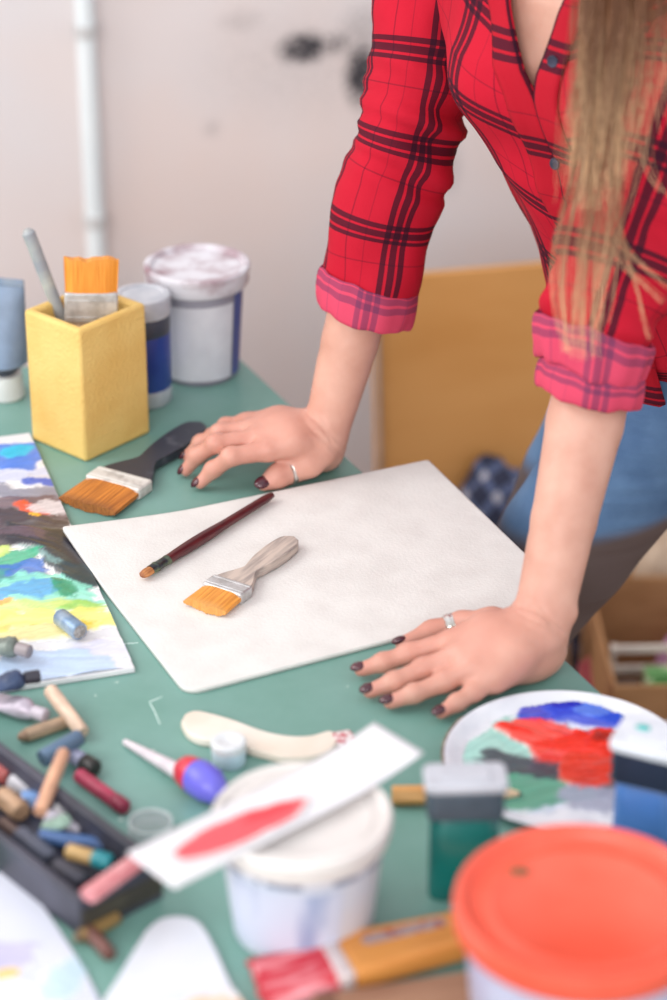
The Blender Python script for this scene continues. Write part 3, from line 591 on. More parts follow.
mb = MB(); mb.tube([(0, 0, .0075), (Lg * .78, 0, .0075)], [.0075, .0075], 6); mb.build('barrel', mat('ochre_barrel', (214, 160, 96), .45, (200, 144, 82), 30, stretch=(1, 6, 6)), t, smooth=False, bevel=.0006)
mb = MB(); mb.tube([(Lg * .78, 0, .0072), (Lg * .98, 0, .0066)], [.0072, .0020], 18); mb.build('cone', mat('bare_wood_cone', (236, 206, 172), .6, (224, 190, 152), 40, stretch=(1, 8, 8)), t)
mb = MB(); mb.tube([(Lg * .975, 0, .0066), (Lg * 1.005, 0, .0066)], [.0020, .0005], 12); mb.build('lead', M_black, t)
pcx = Vector(at(567, 764, TZ + .004)); PRAD = .0935
t = thing('paint_plate', 'round white plate palette with red, blue and mint paint near the hand', 'plate', (pcx.x, pcx.y, TZ))
mb = MB(); mb.lathe([(0, .0004), (.074, .0004), (.080, .002), (PRAD - .002, .0085), (PRAD, .0098), (PRAD - .001, .0112), (PRAD - .004, .0108), (.0835, .0052), (.0775, .0036), (0, .0034)], 90)
mb.build('plate_body', mat('enamel_white', (226, 228, 234), .35, (206, 208, 218), 26, lo=.45, hi=.7), t)
mb = MB(); mb.tube([(PRAD * math.cos(a_), PRAD * math.sin(a_), .0103) for a_ in np.linspace(2.5, 3.45, 20)], [.0006] + [.0014] * 18 + [.0006], 8); mb.tube
mb.build('rim_stain', mat('brown_rim_stain', (110, 92, 78), .6, (150, 136, 122), 160), t)
def pp_(px, py): p = Vector(at(px, py, TZ + .005)) - pcx; return p.x + PRAD, p.y + PRAD
def Q(px, py, rx, ry, ang, c, h, rag=.5): return (*pp_(px, py), rx, ry, ang, c, h, rag)
pb = [Q(520, 775, .07, .045, .3, (196, 204, 224), .0006, .9), Q(503, 745, .056, .042, .9, (150, 204, 192), .0010, .9), Q(478, 752, .026, .018, .6, (168, 214, 204), .0012, .8), Q(620, 716, .062, .020, -.5, (36, 96, 186), .0012, .6), Q(628, 722, .030, .013, -.5, (28, 126, 182), .0014, .7), Q(600, 704, .060, .006, -.35, (40, 70, 170), .0012, .9), Q(660, 732, .035, .010, -.8, (30, 44, 84), .0012, .9),
      Q(540, 790, .040, .030, .3, (70, 150, 120), .0012, .7), Q(525, 768, .034, .018, -.3, (54, 60, 74), .0014, .8), Q(606, 780, .034, .028, .4, (62, 60, 72), .0012, .8), Q(590, 800, .035, .018, 0, (150, 156, 176), .001, .9), Q(560, 768, .020, .014, 0, (66, 66, 78), .0014, .8),
      Q(546, 714, .032, .018, .3, (32, 44, 186), .0038, .55), Q(580, 716, .032, .017, -.3, (40, 70, 198), .0034, .55), Q(586, 714, .013, .008, -.3, (88, 124, 214), .0036, .8), Q(560, 707, .020, .008, .0, (26, 40, 168), .0036, .8),
      Q(550, 740, .042, .021, -.5, (232, 44, 26), .0045, .4), Q(582, 750, .044, .026, .15, (226, 44, 26), .0050, .4), Q(586, 772, .024, .024, .25, (214, 54, 32), .0042, .5), Q(606, 748, .018, .020, .2, (222, 48, 30), .0045, .5), Q(512, 729, .016, .0035, -.55, (228, 44, 28), .0032, .35), Q(600, 742, .012, .007, .3, (160, 40, 30), .0040, .9)]
cl = lambda z: z
paint_layer('paint', t, (-PRAD, -PRAD), (1, 0), (0, 1), 2 * PRAD, 2 * PRAD, .0012, pb, (226, 228, 234), attrmat('glossy_paint', .2, .15, 240), seed=51, z0=.0036, warp=.014, mix=.85, shape=lambda X, Y: np.hypot(X - PRAD, Y - PRAD) < .0785)

# ------------------------------------------------------------------ tub with red lid
zl = TZ + .112; c = Vector(at(584, 900, zl)); t = thing('lidded_tub', 'large plastic tub with bright red orange lid at the near corner', 'tub', (c.x, c.y, TZ))
mb = MB(); mb.lathe([(0, 0), (.062, 0), (.065, .003), (.0735, .094), (.0735, .100), (0, .100)], 64); mb.build('tub_body', mat('cloudy_tub', (196, 190, 212), .3, (176, 172, 204), 14), t)
mb = MB(); mb.lathe([(.0745, .0945), (.0790, .095), (.0802, .097), (.0805, .108), (.0795, .1125), (.0765, .114), (.0735, .1125), (.0715, .1085), (.068, .107), (.058, .1068), (.0565, .1078), (.055, .1068), (0, .1064)], 80)
mb.build('lid', mat('red_orange_lid', (230, 84, 60), .38, (236, 102, 80), 9), t)
mb = MB(); mb.ellipsoid((-.037, .036, .1072), (.0075, .0055, .0008), nu=16, nv=6, noise=.08); mb.build('paint_spot', mat('olive_spot', (150, 84, 52), .5, (120, 88, 60), 120), t)

# ------------------------------------------------------------------ big wooden handled brush, white palette scraps, bottom edge
a = at(258, 985, TZ + .009); b = at(522, 922, TZ + .009); Lg = float(np.hypot(*(b - a)[:2])); hd = heading(a, b)
t = thing('wide_brush', 'big brush with orange wooden handle and red bristles at the near edge', 'brush', (a[0], a[1], TZ + .0004), (0, 0, hd))
o = bristles(.050, .050, .046, .012, .017, .008, .0095, 36, .004).build('bristles', mat('red_painted_bristles', (196, 40, 56), .5, (226, 150, 156), 60, stretch=(.4, 2, 1), lo=.5, hi=.68), t, ang=50)
mb = MB(); mb.prism([(x + .054, y) for x, y in rrect(.012, .047, .003)], 0, .019); mb.build('ferrule', mat('pale_ferrule', (226, 214, 212), .4, (206, 190, 188), 40, metal=.2), t, bevel=.002)
out = [(.059, -.0225), (.075, -.022), (.10, -.020), (.14, -.018), (Lg, -.017), (Lg + .006, -.010), (Lg + .006, .010), (Lg, .017), (.14, .018), (.10, .020), (.075, .022), (.059, .0225)]
mb = MB(); mb.prism(out, .001, .019); ha = mb.build('handle', mat('orange_wood', (216, 146, 72), .45, (200, 128, 58), 14, stretch=(1, 7, 7)), t, bevel=.005, seg=4)
mb = MB(); mb.prism([(x + .105, y + .0065) for x, y in rrect(.060, .010, .004)], .0186, .0194); mb.build('printed_band', mat('grey_red_band', (160, 140, 140), .5, (150, 60, 60), 110, lo=.5, hi=.6), ha)
a = at(410, 1002, TZ); t = thing('wood_block', 'brown wooden block end at the bottom edge beside the tub', 'block', (a[0], a[1] - .02, TZ), (0, 0, .24))
MB().box((0, 0, .007), (.12, .05, .014)).build('block_body', mat('brown_block', (160, 118, 92), .6, (140, 98, 74), 14, stretch=(1, 7, 7)), t, bevel=.0015)
MB().box((-.052, 0, .0072), (.014, .0504, .0148)).build('end_band', mat('dark_band', (126, 84, 64), .6, (110, 72, 54), 20), t, bevel=.0012)
def curve_slab(name, label, cat, px, z0, th, m, n=80, sub=None):
    P = [at(x, y, z0 + th) for x, y in px]; c = sum((Vector(p) for p in P), Vector()) / len(P)
    sm = catmull([(p[0] - c.x, p[1] - c.y, 0) for p in P] + [(P[0][0] - c.x, P[0][1] - c.y, 0)], n)[:-1]
    t = thing(name, label, cat, (c.x, c.y, z0 + .0004)); MB().prism([(p[0], p[1]) for p in sm], 0, th).build('panel', m, t, bevel=.0012); return t, c, [(q[0], q[1]) for q in sm]
def inside(X, Y, poly, sh=.96):
    r = np.zeros(X.shape, bool); n = len(poly)
    for i in range(n):
        (x1, y1), (x2, y2) = [(q[0] * sh, q[1] * sh) for q in (poly[i], poly[(i + 1) % n])]
        m = ((y1 > Y) != (y2 > Y)) & (X < (x2 - x1) * (Y - y1) / ((y2 - y1) or 1e-9) + x1); r ^= m
    return r
t, c, poly = curve_slab('scrap_palette', 'white rounded palette smeared with beige paint at the near edge', 'palette', [(146, 930), (160, 919), (180, 916), (199, 922), (214, 945), (232, 985), (262, 1040), (255, 1100), (90, 1110), (96, 1020), (122, 970)], TZ, .004, mat('scrap_white', (218, 220, 226), .5, (208, 212, 222), 14))
o_ = Vector(at(130, 1090, TZ + .004)) - c
paint_layer('paint', t, (o_.x, o_.y), (1, 0), (0, 1), .12, .14, .0018, [(.055, .045, .040, .050, .3, (226, 196, 172), .0012, .7), (.075, .02, .05, .03, .3, (214, 178, 150), .0014, .7)], (232, 234, 238), M_paint, seed=77, z0=.004, shape=lambda X, Y: inside(X + o_.x, Y + o_.y, poly))
t, c, poly2 = curve_slab('paint_sheet', 'pale lilac smeared paint sheet in the near left corner', 'paper', [(-60, 885), (0, 872), (22, 880), (50, 915), (80, 962), (104, 1010), (110, 1060), (60, 1100), (-80, 1090), (-90, 960)], TZ, .0022, mat('sheet_white', (208, 210, 222), .6, (198, 202, 216), 10))
o_ = Vector(at(-62, 1075, TZ + .0022)) - c
def sb(px, py, *r): p = Vector(at(px, py, TZ + .0022)) - c - o_; return (p.x, p.y, *r)
paint_layer('paint', t, (o_.x, o_.y), (1, 0), (0, 1), .115, .13, .0018, [sb(20, 915, .030, .022, -.6, (196, 200, 224), .0006, .9), sb(10, 945, .03, .03, -.3, (190, 186, 218), .0008, .9), sb(60, 980, .018, .03, -.5, (186, 208, 222), .0008, .9), sb(5, 975, .012, .007, .2, (226, 196, 130), .0008, .7), sb(2, 995, .03, .012, 0, (236, 232, 226), .0008, .8)], (226, 228, 236), M_paint, seed=87, z0=.0022, shape=lambda X, Y: inside(X + o_.x, Y + o_.y, poly2))

# ------------------------------------------------------------------ black tray with tools
TH = .032; c1 = Vector(at(79, 902, TZ + TH)); c2 = Vector(at(162, 861, TZ + TH)); ux = (c2 - c1).normalized(); uy = Vector((-ux.y, ux.x, 0))
TW = (c2 - c1).length; TL = .27; tw = .007
trz = math.atan2(ux.y, ux.x)
t = thing('tool_tray', 'black open tool tray full of brushes and tubes on the left', 'tray', (c1.x, c1.y, TZ + .0003), (0, 0, trz))
Tm = Matrix.Translation((c1.x, c1.y, TZ + .0003)) @ Matrix.Rotation(trz, 4, 'Z'); TI = Tm.inverted()
M_tray = mat('tray_black', (50, 50, 60), .4, (70, 70, 84), 22)
MB().box((TW / 2, TL / 2, .002), (TW - .002, TL - .002, .004)).build('bottom', M_tray, t, smooth=False)
for cx, cy, dx, dy in ((tw / 2, TL / 2, tw, TL), (TW - tw / 2, TL / 2, tw, TL), (TW / 2, tw / 2, TW - 2 * tw, tw), (TW / 2, TL - tw / 2, TW - 2 * tw, tw)):
    MB().box((cx, cy, TH / 2), (dx, dy, TH)).build('side_panel', M_tray, t, bevel=.0014)
MB().box((TW / 2, -.0006, TH * .45), (TW * .96, .0012, TH * .5)).build('end_strip', mat('dark_olive', (66, 62, 50), .6, (50, 46, 40), 40), t, smooth=False)
def tw_(px, py, z): return Vector(at(px, py, TZ + z))
def stick(name, label, cat, a, b, r, colr, c2=None, n=12, tipc=None, endc=None, group=None, flat=1.0, tipl=.16):
    """a pencil, pastel or brush handle from a to b (world points of its axis)"""
    a, b = Vector(a), Vector(b); d = b - a; Lg = d.length
    t = thing(name, label, cat, a, d.to_track_quat('X', 'Z').to_euler(), group)
    mb = MB(); e0 = Lg * tipl if tipc else .0
    mb.tube([(e0, 0, 0), (e0 + .001, 0, 0), (Lg * .6, 0, 0), (Lg - .001, 0, 0), (Lg, 0, 0)], [r * .93, r, r * .98, r * .95, r * .85], n, flat=flat)
    mb.build('shaft', mat(name + '_shaft', colr, .45, c2 or tuple(int(v * .84) for v in colr), 40, stretch=(1, 5, 5)), t)
    if tipc:
        mb = MB(); mb.tube([(0, 0, 0), (e0 * .4, 0, 0), (e0 + .0005, 0, 0)], [r * .3, r * .7, r * .9], n, flat=flat); mb.build('point', mat(name + '_point', tipc, .5, tuple(int(v * .85) for v in tipc), 60), t)
    if endc:
        mb = MB(); mb.tube([(Lg - .0005, 0, 0), (Lg + .001, 0, 0), (Lg + .012, 0, 0), (Lg + .014, 0, 0)], [r * .9, r * 1.08, r * 1.08, r * .8], n, flat=flat); mb.build('end_cap', mat(name + '_end', endc, .4, tuple(int(v * .85) for v in endc), 60), t)
    return t
g = 'tools lying in the black tray'
stick('wooden_stick', 'peach wooden stick propped across the rail of the black tray', 'stick', tw_(40, 812, .030), tw_(64, 752, .0405), .0052, (222, 168, 136))
stick('paint_brush', 'pink paint streaked stick lying along the near end of the black tray', 'brush', tw_(88, 896, .0415), tw_(150, 852, .0405), .0075, (214, 150, 152), (196, 110, 116), flat=.7)
stick('marker_pen', 'ochre pen with a teal end lying in the middle of the black tray', 'pen', tw_(68, 851, .018), tw_(94, 858, .018), .0058, (196, 160, 104), endc=(44, 150, 160))
stick('charcoal_stick', 'thick charcoal stick in the near corner of the black tray', 'charcoal', tw_(56, 868, .013), tw_(84, 886, .013), .0085, (62, 62, 74), n=7)
stick('charcoal_stick', 'thick slate stick behind the near corner charcoal in the tray', 'charcoal', tw_(20, 836, .013), tw_(52, 862, .013), .0085, (78, 82, 98), n=7)
stick('paint_brush', 'blue handled brush lying crosswise in the black tray below the rail', 'brush', tw_(40, 836, .012), tw_(108, 846, .012), .0055, (76, 108, 160), endc=(190, 196, 204))
stick('pastel_stick', 'pale lilac pastel lying in the tray beside the long far rail', 'pastel', tw_(48, 818, .0115), tw_(84, 829, .0115), .0068, (196, 190, 204), n=8)
stick('pastel_stick', 'pale green pastel lying in the tray under the peach stick', 'pastel', tw_(46, 829, .0100), tw_(66, 820, .0255), .0052, (176, 206, 188), n=8)
stick('pastel_stick', 'tan brown pastel at the left frame edge inside the tray', 'pastel', tw_(2, 796, .012), tw_(22, 812, .012), .0085, (186, 150, 120), n=8)
stick('pastel_stick', 'blue pastel beside the tan one inside the tray', 'pastel', tw_(22, 800, .012), tw_(42, 800, .012), .0075, (112, 146, 196), n=8)
stick('pencil', 'dark brown pencil lying deep in the tray along its near rail', 'pencil', tw_(2, 822, .012), tw_(40, 852, .012), .0048, (92, 66, 58))
stick('paint_brush', 'white handled brush lying across the tray beyond the blue brush', 'brush', tw_(58, 806, .0185), tw_(100, 834, .0125), .0045, (214, 212, 216), endc=(150, 156, 170))
stick('pastel_stick', 'brick red pastel at the left frame edge beside the far rail', 'pastel', tw_(-8, 764, .012), tw_(10, 778, .012), .0075, (170, 84, 80), n=8)
stick('pastel_stick', 'grey white pastel lying in the tray left of the peach stick', 'pastel', tw_(12, 782, .012), tw_(36, 792, .012), .0070, (196, 194, 200), n=8)
# outside the tray
stick('crimson_pencil', 'crimson stick lying outside the far rail of the black tray', 'pencil', tw_(79, 775, .0062), tw_(114, 800, .0062), .0058, (176, 52, 84), endc=(150, 40, 70))
stick('dark_pencil', 'short brown and rust pencil lying off the near corner of the tray', 'pencil', tw_(80, 921, .0055), tw_(110, 955, .0055), .0052, (116, 74, 66), tipc=(150, 90, 76))
stick('ochre_pencil', 'ochre pencil lying along the outside of the tray end', 'pencil', tw_(74, 940, .0052), tw_(118, 917, .0052), .005, (150, 120, 66), tipc=(104, 82, 56))
stick('beige_brush', 'beige wooden brush handle pointing at the green table by the palette', 'brush', tw_(50, 690, .018), tw_(83, 733, .0065), .0060, (226, 196, 172))
stick('tan_stick', 'tan stick lying beyond the far rail under the steel blue stick', 'stick', tw_(18, 738, .0058), tw_(68, 721, .0058), .0055, (176, 148, 122), tipc=(150, 120, 96))
stick('blue_stick', 'steel blue stick with a black cap beyond the far rail', 'stick', tw_(42, 759, .0135), tw_(80, 737, .0165), .0070, (92, 116, 142))
stick('black_cap_pen', 'lilac grey pen with a black end lying beyond the tray rail', 'pen', tw_(62, 748, .0068), tw_(84, 762, .0068), .0066, (150, 152, 178), endc=(40, 38, 36))
def soft_tube(label, a, b, r, bodyc, capc, cat='tube', endf=1.15):
    a, b = Vector(a), Vector(b); d = b - a; Lg = d.length
    t = thing('squeezed_tube', label, cat, a, d.to_track_quat('X', 'Z').to_euler())
    mb = MB(); mb.tube([(0, 0, 0), (.001, 0, 0), (.012, 0, 0), (.013, 0, 0)], [r * .5, r * .6, r * .56, r * .4], 18); mb.build('cap', mat('tube_cap_' + cname(capc), capc, .4, tuple(int(v * .85) for v in capc), 40), t)
    n = 10; vs = []
    for i in range(n + 1):
        q = i / n; x = .0125 + (Lg - .0125) * q; A_ = r * (.45 + .55 * min(1, q * 6)) * (1 + (endf - 1) * q); Bz = r * (.45 + .55 * min(1, q * 6)) * (1 - .9 * max(0, (q - .15) / .85)) * (1 + .08 * math.sin(q * 19))
        for k in range(20): vs.append((x, A_ * math.cos(2 * PI * k / 20), Bz * math.sin(2 * PI * k / 20) + (Bz - r) * .45))
    mb = MB(); mb.add(vs, [(i * 20 + k, i * 20 + (k + 1) % 20, (i + 1) * 20 + (k + 1) % 20, (i + 1) * 20 + k) for i in range(n) for k in range(20)] + [tuple(range(19, -1, -1)), tuple(range(n * 20, n * 20 + 20))])
    mb.build('tube_body', mat('soft_tube_' + cname(bodyc), bodyc, .4, tuple(int(v * .8) for v in bodyc), 60, metal=.2), t); return t
soft_tube('mauve white squeezed tube lying beyond the tray rail at the left', tw_(46, 716, .010), tw_(-14, 694, .010), .0095, (206, 194, 208), (190, 180, 190))
soft_tube('dark navy tube lying on top of the tubes below the palette', tw_(40, 676, .026), tw_(-16, 684, .027), .0090, (66, 82, 116), (52, 50, 60))
soft_tube('grey green tube at the left edge resting on the palette', tw_(30, 652, .0170), tw_(-12, 640, .0175), .0095, (132, 142, 134), (150, 140, 142))

# ------------------------------------------------------------------ floor clutter behind and beside the person
M_card = mat('cardboard', (176, 130, 88), .75, (160, 114, 74), 12, stretch=(1, 1, 4))
M_kraft = mat('kraft_paper', (186, 146, 108), .75, (164, 122, 86), 5, bump=.3, bscale=26)
BZF = .30; c = Vector(at(613, 687, BZF)); 
t = thing('cardboard_box', 'open brown cardboard box on the floor beside the table', 'box', (c.x, c.y, 0), (0, 0, .03))
bw, bd = .34, .26; th = .005
for cx, cy, dx, dy in ((bw / 2, th / 2, bw, th), (bw / 2, bd - th / 2, bw, th), (th / 2, bd / 2, th, bd - 2 * th), (bw - th / 2, bd / 2, th, bd - 2 * th)):
    MB().box((cx, cy, BZF / 2), (dx, dy, BZF)).build('side_panel', M_card, t, smooth=False, bevel=.001)
MB().box((bw / 2, bd / 2, .003), (bw - .012, bd - .012, .006)).build('bottom', M_card, t, smooth=False)
MB().box((.075 , -.0008, BZF / 2), (.012, .0016, BZF * .98)).build('tape_strip', mat('packing_tape', (150, 116, 84), .35, (140, 104, 74), 20), t, smooth=False)
Cm = Matrix.Translation((c.x, c.y, 0)) @ Matrix.Rotation(.03, 4, 'Z')
def carton(label, x, y, z, d, colr, c2, rz=0):
    p = Cm @ Vector((x, y, z)); t = thing('carton', label, 'carton', p, (0, 0, rz + .03)); mb = MB(); mb.box((0, 0, d[2] / 2), d); mb.build('carton_body', mat('carton_' + label.split()[0], colr, .45, c2, 26, lo=.45, hi=.55), t, smooth=False, bevel=.002)
    mb = MB(); mb.box((0, 0, d[2] + .002), (d[0] * .98, d[1] * .3, .004)); mb.build('top_fold', mat('carton_fold_' + label.split()[0], tuple(min(255, v + 30) for v in colr), .45), t, smooth=False)
    mb = MB(); mb.box((0, -d[1] / 2 - .0005, d[2] * .78), (d[0] * .8, .001, d[2] * .2)); mb.build('printed_panel', mat('carton_print_' + label.split()[0], c2, .45, colr, 60), t, smooth=False)
carton('green and white carton standing at the front of the cardboard box', .059, .036, .0075, (.030, .045, .285), (70, 128, 66), (196, 210, 170))
carton('yellow carton standing right of the green one in the box', .093, .036, .0075, (.032, .045, .28), (222, 200, 60), (240, 232, 150))
carton('dark brown carton standing at the left in the cardboard box', .024, .036, .0075, (.030, .045, .27), (58, 42, 36), (90, 66, 54))
M_wire = mat('white_rails', (220, 208, 198), .5, (206, 194, 184), 30)
t = thing('white_rack', 'white slatted rack standing inside the cardboard box', 'rack', Cm @ Vector((.008, .075, .0068)), (0, 0, .03))
rw = .31
for z in (.296, .268, .16, .03): MB().box((rw / 2, .004, z), (rw, .006, .010)).build('rail', M_wire, t, bevel=.0015)
for x in (.004, .075, .20, rw - .004): MB().box((x, .0095, .150), (.007, .005, .300)).build('post', M_wire, t, bevel=.0012)
MB().box((rw / 2, .02, .003), (rw, .05, .006)).build('foot_board', M_wire, t, smooth=False)
def heap(name, label, cat, c, r, colr, c2, seed, amp=.22, m=None, base=None, sub=40):
    """a crumpled soft heap: a folded dome that rests on its base"""
    nu, nv = sub, sub // 2; V = np.zeros((nv + 1, nu, 3))
    for j in range(nv + 1):
        ph = PI / 2 * (j / nv) ** .8
        for i in range(nu):
            a = 2 * PI * i / nu; d = np.array([math.cos(ph) * math.cos(a), math.cos(ph) * math.sin(a), math.sin(ph)])
            n_ = vnoise(np.array(d[0] * 1.6 + seed), np.array(d[1] * 1.6 + d[2] * 1.3 + seed * 2), seed, 4); f_ = abs(vnoise(np.array(d[0] * 2.2 + 7 + seed), np.array(d[1] * 2.2 - d[2] * 2), seed + 5, 2) - .5) * 2
            s_ = 1 + amp * (n_ - .5) * 2 - amp * .8 * (1 - f_) ** 3; V[j, i] = d * s_ * np.array(r)
    V[0, :, 2] = 0
    mb = MB(); vs = V[:-1].reshape(-1, 3).tolist(); vs.append(list(V[-1].mean(0))); fs = [(j * nu + i, j * nu + (i + 1) % nu, (j + 1) * nu + (i + 1) % nu, (j + 1) * nu + i) for j in range(nv - 1) for i in range(nu)]
    fs += [((nv - 1) * nu + i, (nv - 1) * nu + (i + 1) % nu, nv * nu) for i in range(nu)] + [tuple(range(nu - 1, -1, -1))]
    mb.add(vs, fs); o = mb.build(name, m or mat(name + '_cloth', colr, .85, c2, 22, bump=.4, bscale=120), None, ang=180); o.location = c; return tag(o, label, cat)
heap('purple_cloth', 'purple pink cloth bundle heaped in the cardboard box', 'cloth', Cm @ Vector((.14, .185, .0065)), (.085, .045, .27), (190, 130, 176), (226, 190, 212), 3, .15)
heap('red_cloth', 'dusky red cloth bundle on the floor between the table and the box', 'cloth', Cm @ Vector((-.036, .01, 0)), (.027, .038, .33), (170, 72, 78), (196, 110, 108), 9, .12)
heap('white_rag', 'crumpled white rag beside the back of the cardboard box', 'cloth', Cm @ Vector((-.045, .19, 0)), (.034, .05, .31), (206, 190, 174), (178, 160, 144), 12, .16)
heap('paper_sack', 'big brown kraft paper sack standing behind the cardboard box', 'sack', Cm @ Vector((.225, .43, 0)), (.19, .10, .47), (186, 146, 108), (164, 122, 86), 21, .12, M_kraft, sub=48)
heap('crumpled_paper', 'pale crumpled paper lump by the brown paper sack', 'paper', Cm @ Vector((.11, .305, 0)), (.07, .030, .37), (220, 196, 172), (200, 172, 146), 31, .16)
# navy plaid cloth heap by the panel
def navy_plaid():
    m, N, L, b = newmat('navy_plaid_cloth'); tc = N.new('ShaderNodeTexCoord'); b.inputs['Roughness'].default_value = .85
    mp = N.new('ShaderNodeMapping'); mp.inputs['Scale'].default_value = (34, 34, 24); mp.inputs['Rotation'].default_value = (.9, .6, .5); L.new(tc.outputs['Object'], mp.inputs[0])
    sp = N.new('ShaderNodeSeparateXYZ'); L.new(mp.outputs[0], sp.inputs[0]); prev = None
    for ax in ('X', 'Z'):
        fr = N.new('ShaderNodeMath'); fr.operation = 'FRACT'; L.new(sp.outputs[ax], fr.inputs[0]); lt = N.new('ShaderNodeMath'); lt.operation = 'LESS_THAN'; lt.inputs[1].default_value = .3; L.new(fr.outputs[0], lt.inputs[0])
        if prev: ad = N.new('ShaderNodeMath'); ad.operation = 'MULTIPLY_ADD'; ad.inputs[1].default_value = .5; L.new(lt.outputs[0], ad.inputs[0]); L.new(prev, ad.inputs[2]); prev = ad.outputs[0]
        else: h = N.new('ShaderNodeMath'); h.operation = 'MULTIPLY'; h.inputs[1].default_value = .5; L.new(lt.outputs[0], h.inputs[0]); prev = h.outputs[0]
    r = N.new('ShaderNodeValToRGB'); e = r.color_ramp.elements; e[0].color = rgba((40, 44, 66)); e[1].color = rgba((176, 172, 178)); k = e.new(.5); k.color = rgba((82, 92, 124)); L.new(prev, r.inputs[0]); L.new(r.outputs[0], b.inputs['Base Color']); return m
q = Vector(at(490, 500, .3)); heap('plaid_blanket', 'navy plaid blanket heaped on the floor before the plywood sheet', 'blanket', (q.x - .005, 2.70, 0), (.145, .10, .47), None, None, 43, .13, navy_plaid(), sub=56)

# ================================================================== the person
class Field:
    """signed distance field on a grid, smooth unions, then surface nets -> one closed mesh"""
    def __init__(s, lo, hi, h):
        s.lo = np.array(lo, float); s.h = h; s.n = np.ceil((np.array(hi) - s.lo) / h).astype(int) + 1; s.F = np.full(s.n, .06, np.float32)
    def _sub(s, lo, hi):
        a = np.maximum(0, np.floor((np.array(lo) - s.lo) / s.h).astype(int)); b = np.minimum(s.n, np.ceil((np.array(hi) - s.lo) / s.h).astype(int) + 1)
        if np.any(b <= a): return None
        ax = [(s.lo[i] + s.h * np.arange(a[i], b[i])).astype(np.float32) for i in range(3)]
        return tuple(slice(a[i], b[i]) for i in range(3)), ax[0][:, None, None], ax[1][None, :, None], ax[2][None, None, :]
    def _mix(s, sl, d, k, cut=False):
        g = s.F[sl]
        if cut:
            d = -d; hh = np.clip(.5 - .5 * (g - d) / k, 0, 1); s.F[sl] = (g * (1 - hh) + d * hh + k * hh * (1 - hh)).astype(np.float32)
        else:
            hh = np.clip(.5 + .5 * (g - d) / k, 0, 1); s.F[sl] = (g * (1 - hh) + d * hh - k * hh * (1 - hh)).astype(np.float32)
    def cone(s, a, b, ra, rb, k=.006, cut=False):
        a = np.array(a, float); b = np.array(b, float); m = max(ra, rb) + k + .014; q = s._sub(np.minimum(a, b) - m, np.maximum(a, b) + m)
        if q is None: return
        sl, X, Y, Z = q; ba = b - a; L2 = float(ba @ ba) + 1e-12
        px, py, pz = X - a[0], Y - a[1], Z - a[2]; t = np.clip((px * ba[0] + py * ba[1] + pz * ba[2]) / L2, 0, 1)
        d = np.sqrt((px - t * ba[0]) ** 2 + (py - t * ba[1]) ** 2 + (pz - t * ba[2]) ** 2) - (ra + (rb - ra) * t); s._mix(sl, d, k, cut)
    def chain(s, P, R, k=.006):
        for i in range(len(P) - 1): s.cone(P[i], P[i + 1], R[i], R[i + 1], k)
    def ell(s, c, r, M=None, k=.01, cut=False):
        c = np.array(c, float); m = max(r) + k + .014; q = s._sub(c - m, c + m)
        if q is None: return
        sl, X, Y, Z = q; M = np.eye(3) if M is None else np.array(M); px, py, pz = X - c[0], Y - c[1], Z - c[2]
        u = [(px * M[i][0] + py * M[i][1] + pz * M[i][2]) for i in range(3)]
        k0 = np.sqrt(sum((u[i] / r[i]) ** 2 for i in range(3))); k1 = np.sqrt(sum((u[i] / r[i] ** 2) ** 2 for i in range(3))) + 1e-9
        s._mix(sl, k0 * (k0 - 1) / k1, k, cut)
    def mesh(s):
        F = s.F; n = F.shape; S_ = (F < 0); c = np.zeros(tuple(k - 1 for k in n), np.uint8)
        for i in (0, 1):
            for j in (0, 1):
                for k in (0, 1): c += S_[i:n[0] - 1 + i, j:n[1] - 1 + j, k:n[2] - 1 + k]
        act = np.argwhere((c > 0) & (c < 8)); idx = np.full(c.shape, -1, np.int32); idx[tuple(act.T)] = np.arange(len(act)); acc = np.zeros((len(act), 3)); cnt = np.zeros(len(act))
        cor = [(i, j, k) for i in (0, 1) for j in (0, 1) for k in (0, 1)]
        for a in cor:
            for ax in range(3):
                if a[ax]: continue
                b = list(a); b[ax] = 1; f0 = F[tuple((act + a).T)]; f1 = F[tuple((act + b).T)]; m = (f0 < 0) != (f1 < 0)
                t = np.where(m, f0 / np.where(m, f0 - f1, 1), 0); p = np.tile(np.array(a, float), (len(act), 1)); p[:, ax] += t; acc[m] += p[m]; cnt[m] += 1
        V = s.lo + s.h * (act + acc / cnt[:, None]); Q = []
        for ax in range(3):
            o = [(0, 0, 0)] * 4; u, v = [(1, 2), (2, 0), (0, 1)][ax]
            sl0 = [slice(None)] * 3; sl1 = [slice(None)] * 3; sl0[ax] = slice(0, n[ax] - 1); sl1[ax] = slice(1, n[ax]); a0 = S_[tuple(sl0)]; a1 = S_[tuple(sl1)]
            for flip, m in ((False, a0 & ~a1), (True, ~a0 & a1)):
                e = np.argwhere(m); e = e[(e[:, u] > 0) & (e[:, v] > 0) & (e[:, u] < n[u] - 1) & (e[:, v] < n[v] - 1)]
                def cell(du, dv):
                    g = e.copy(); g[:, u] -= du; g[:, v] -= dv; return idx[tuple(g.T)]
                q = np.stack([cell(1, 1), cell(0, 1), cell(0, 0), cell(1, 0)], 1); Q.append(q[:, ::-1] if flip else q)
        return V, np.vstack(Q)
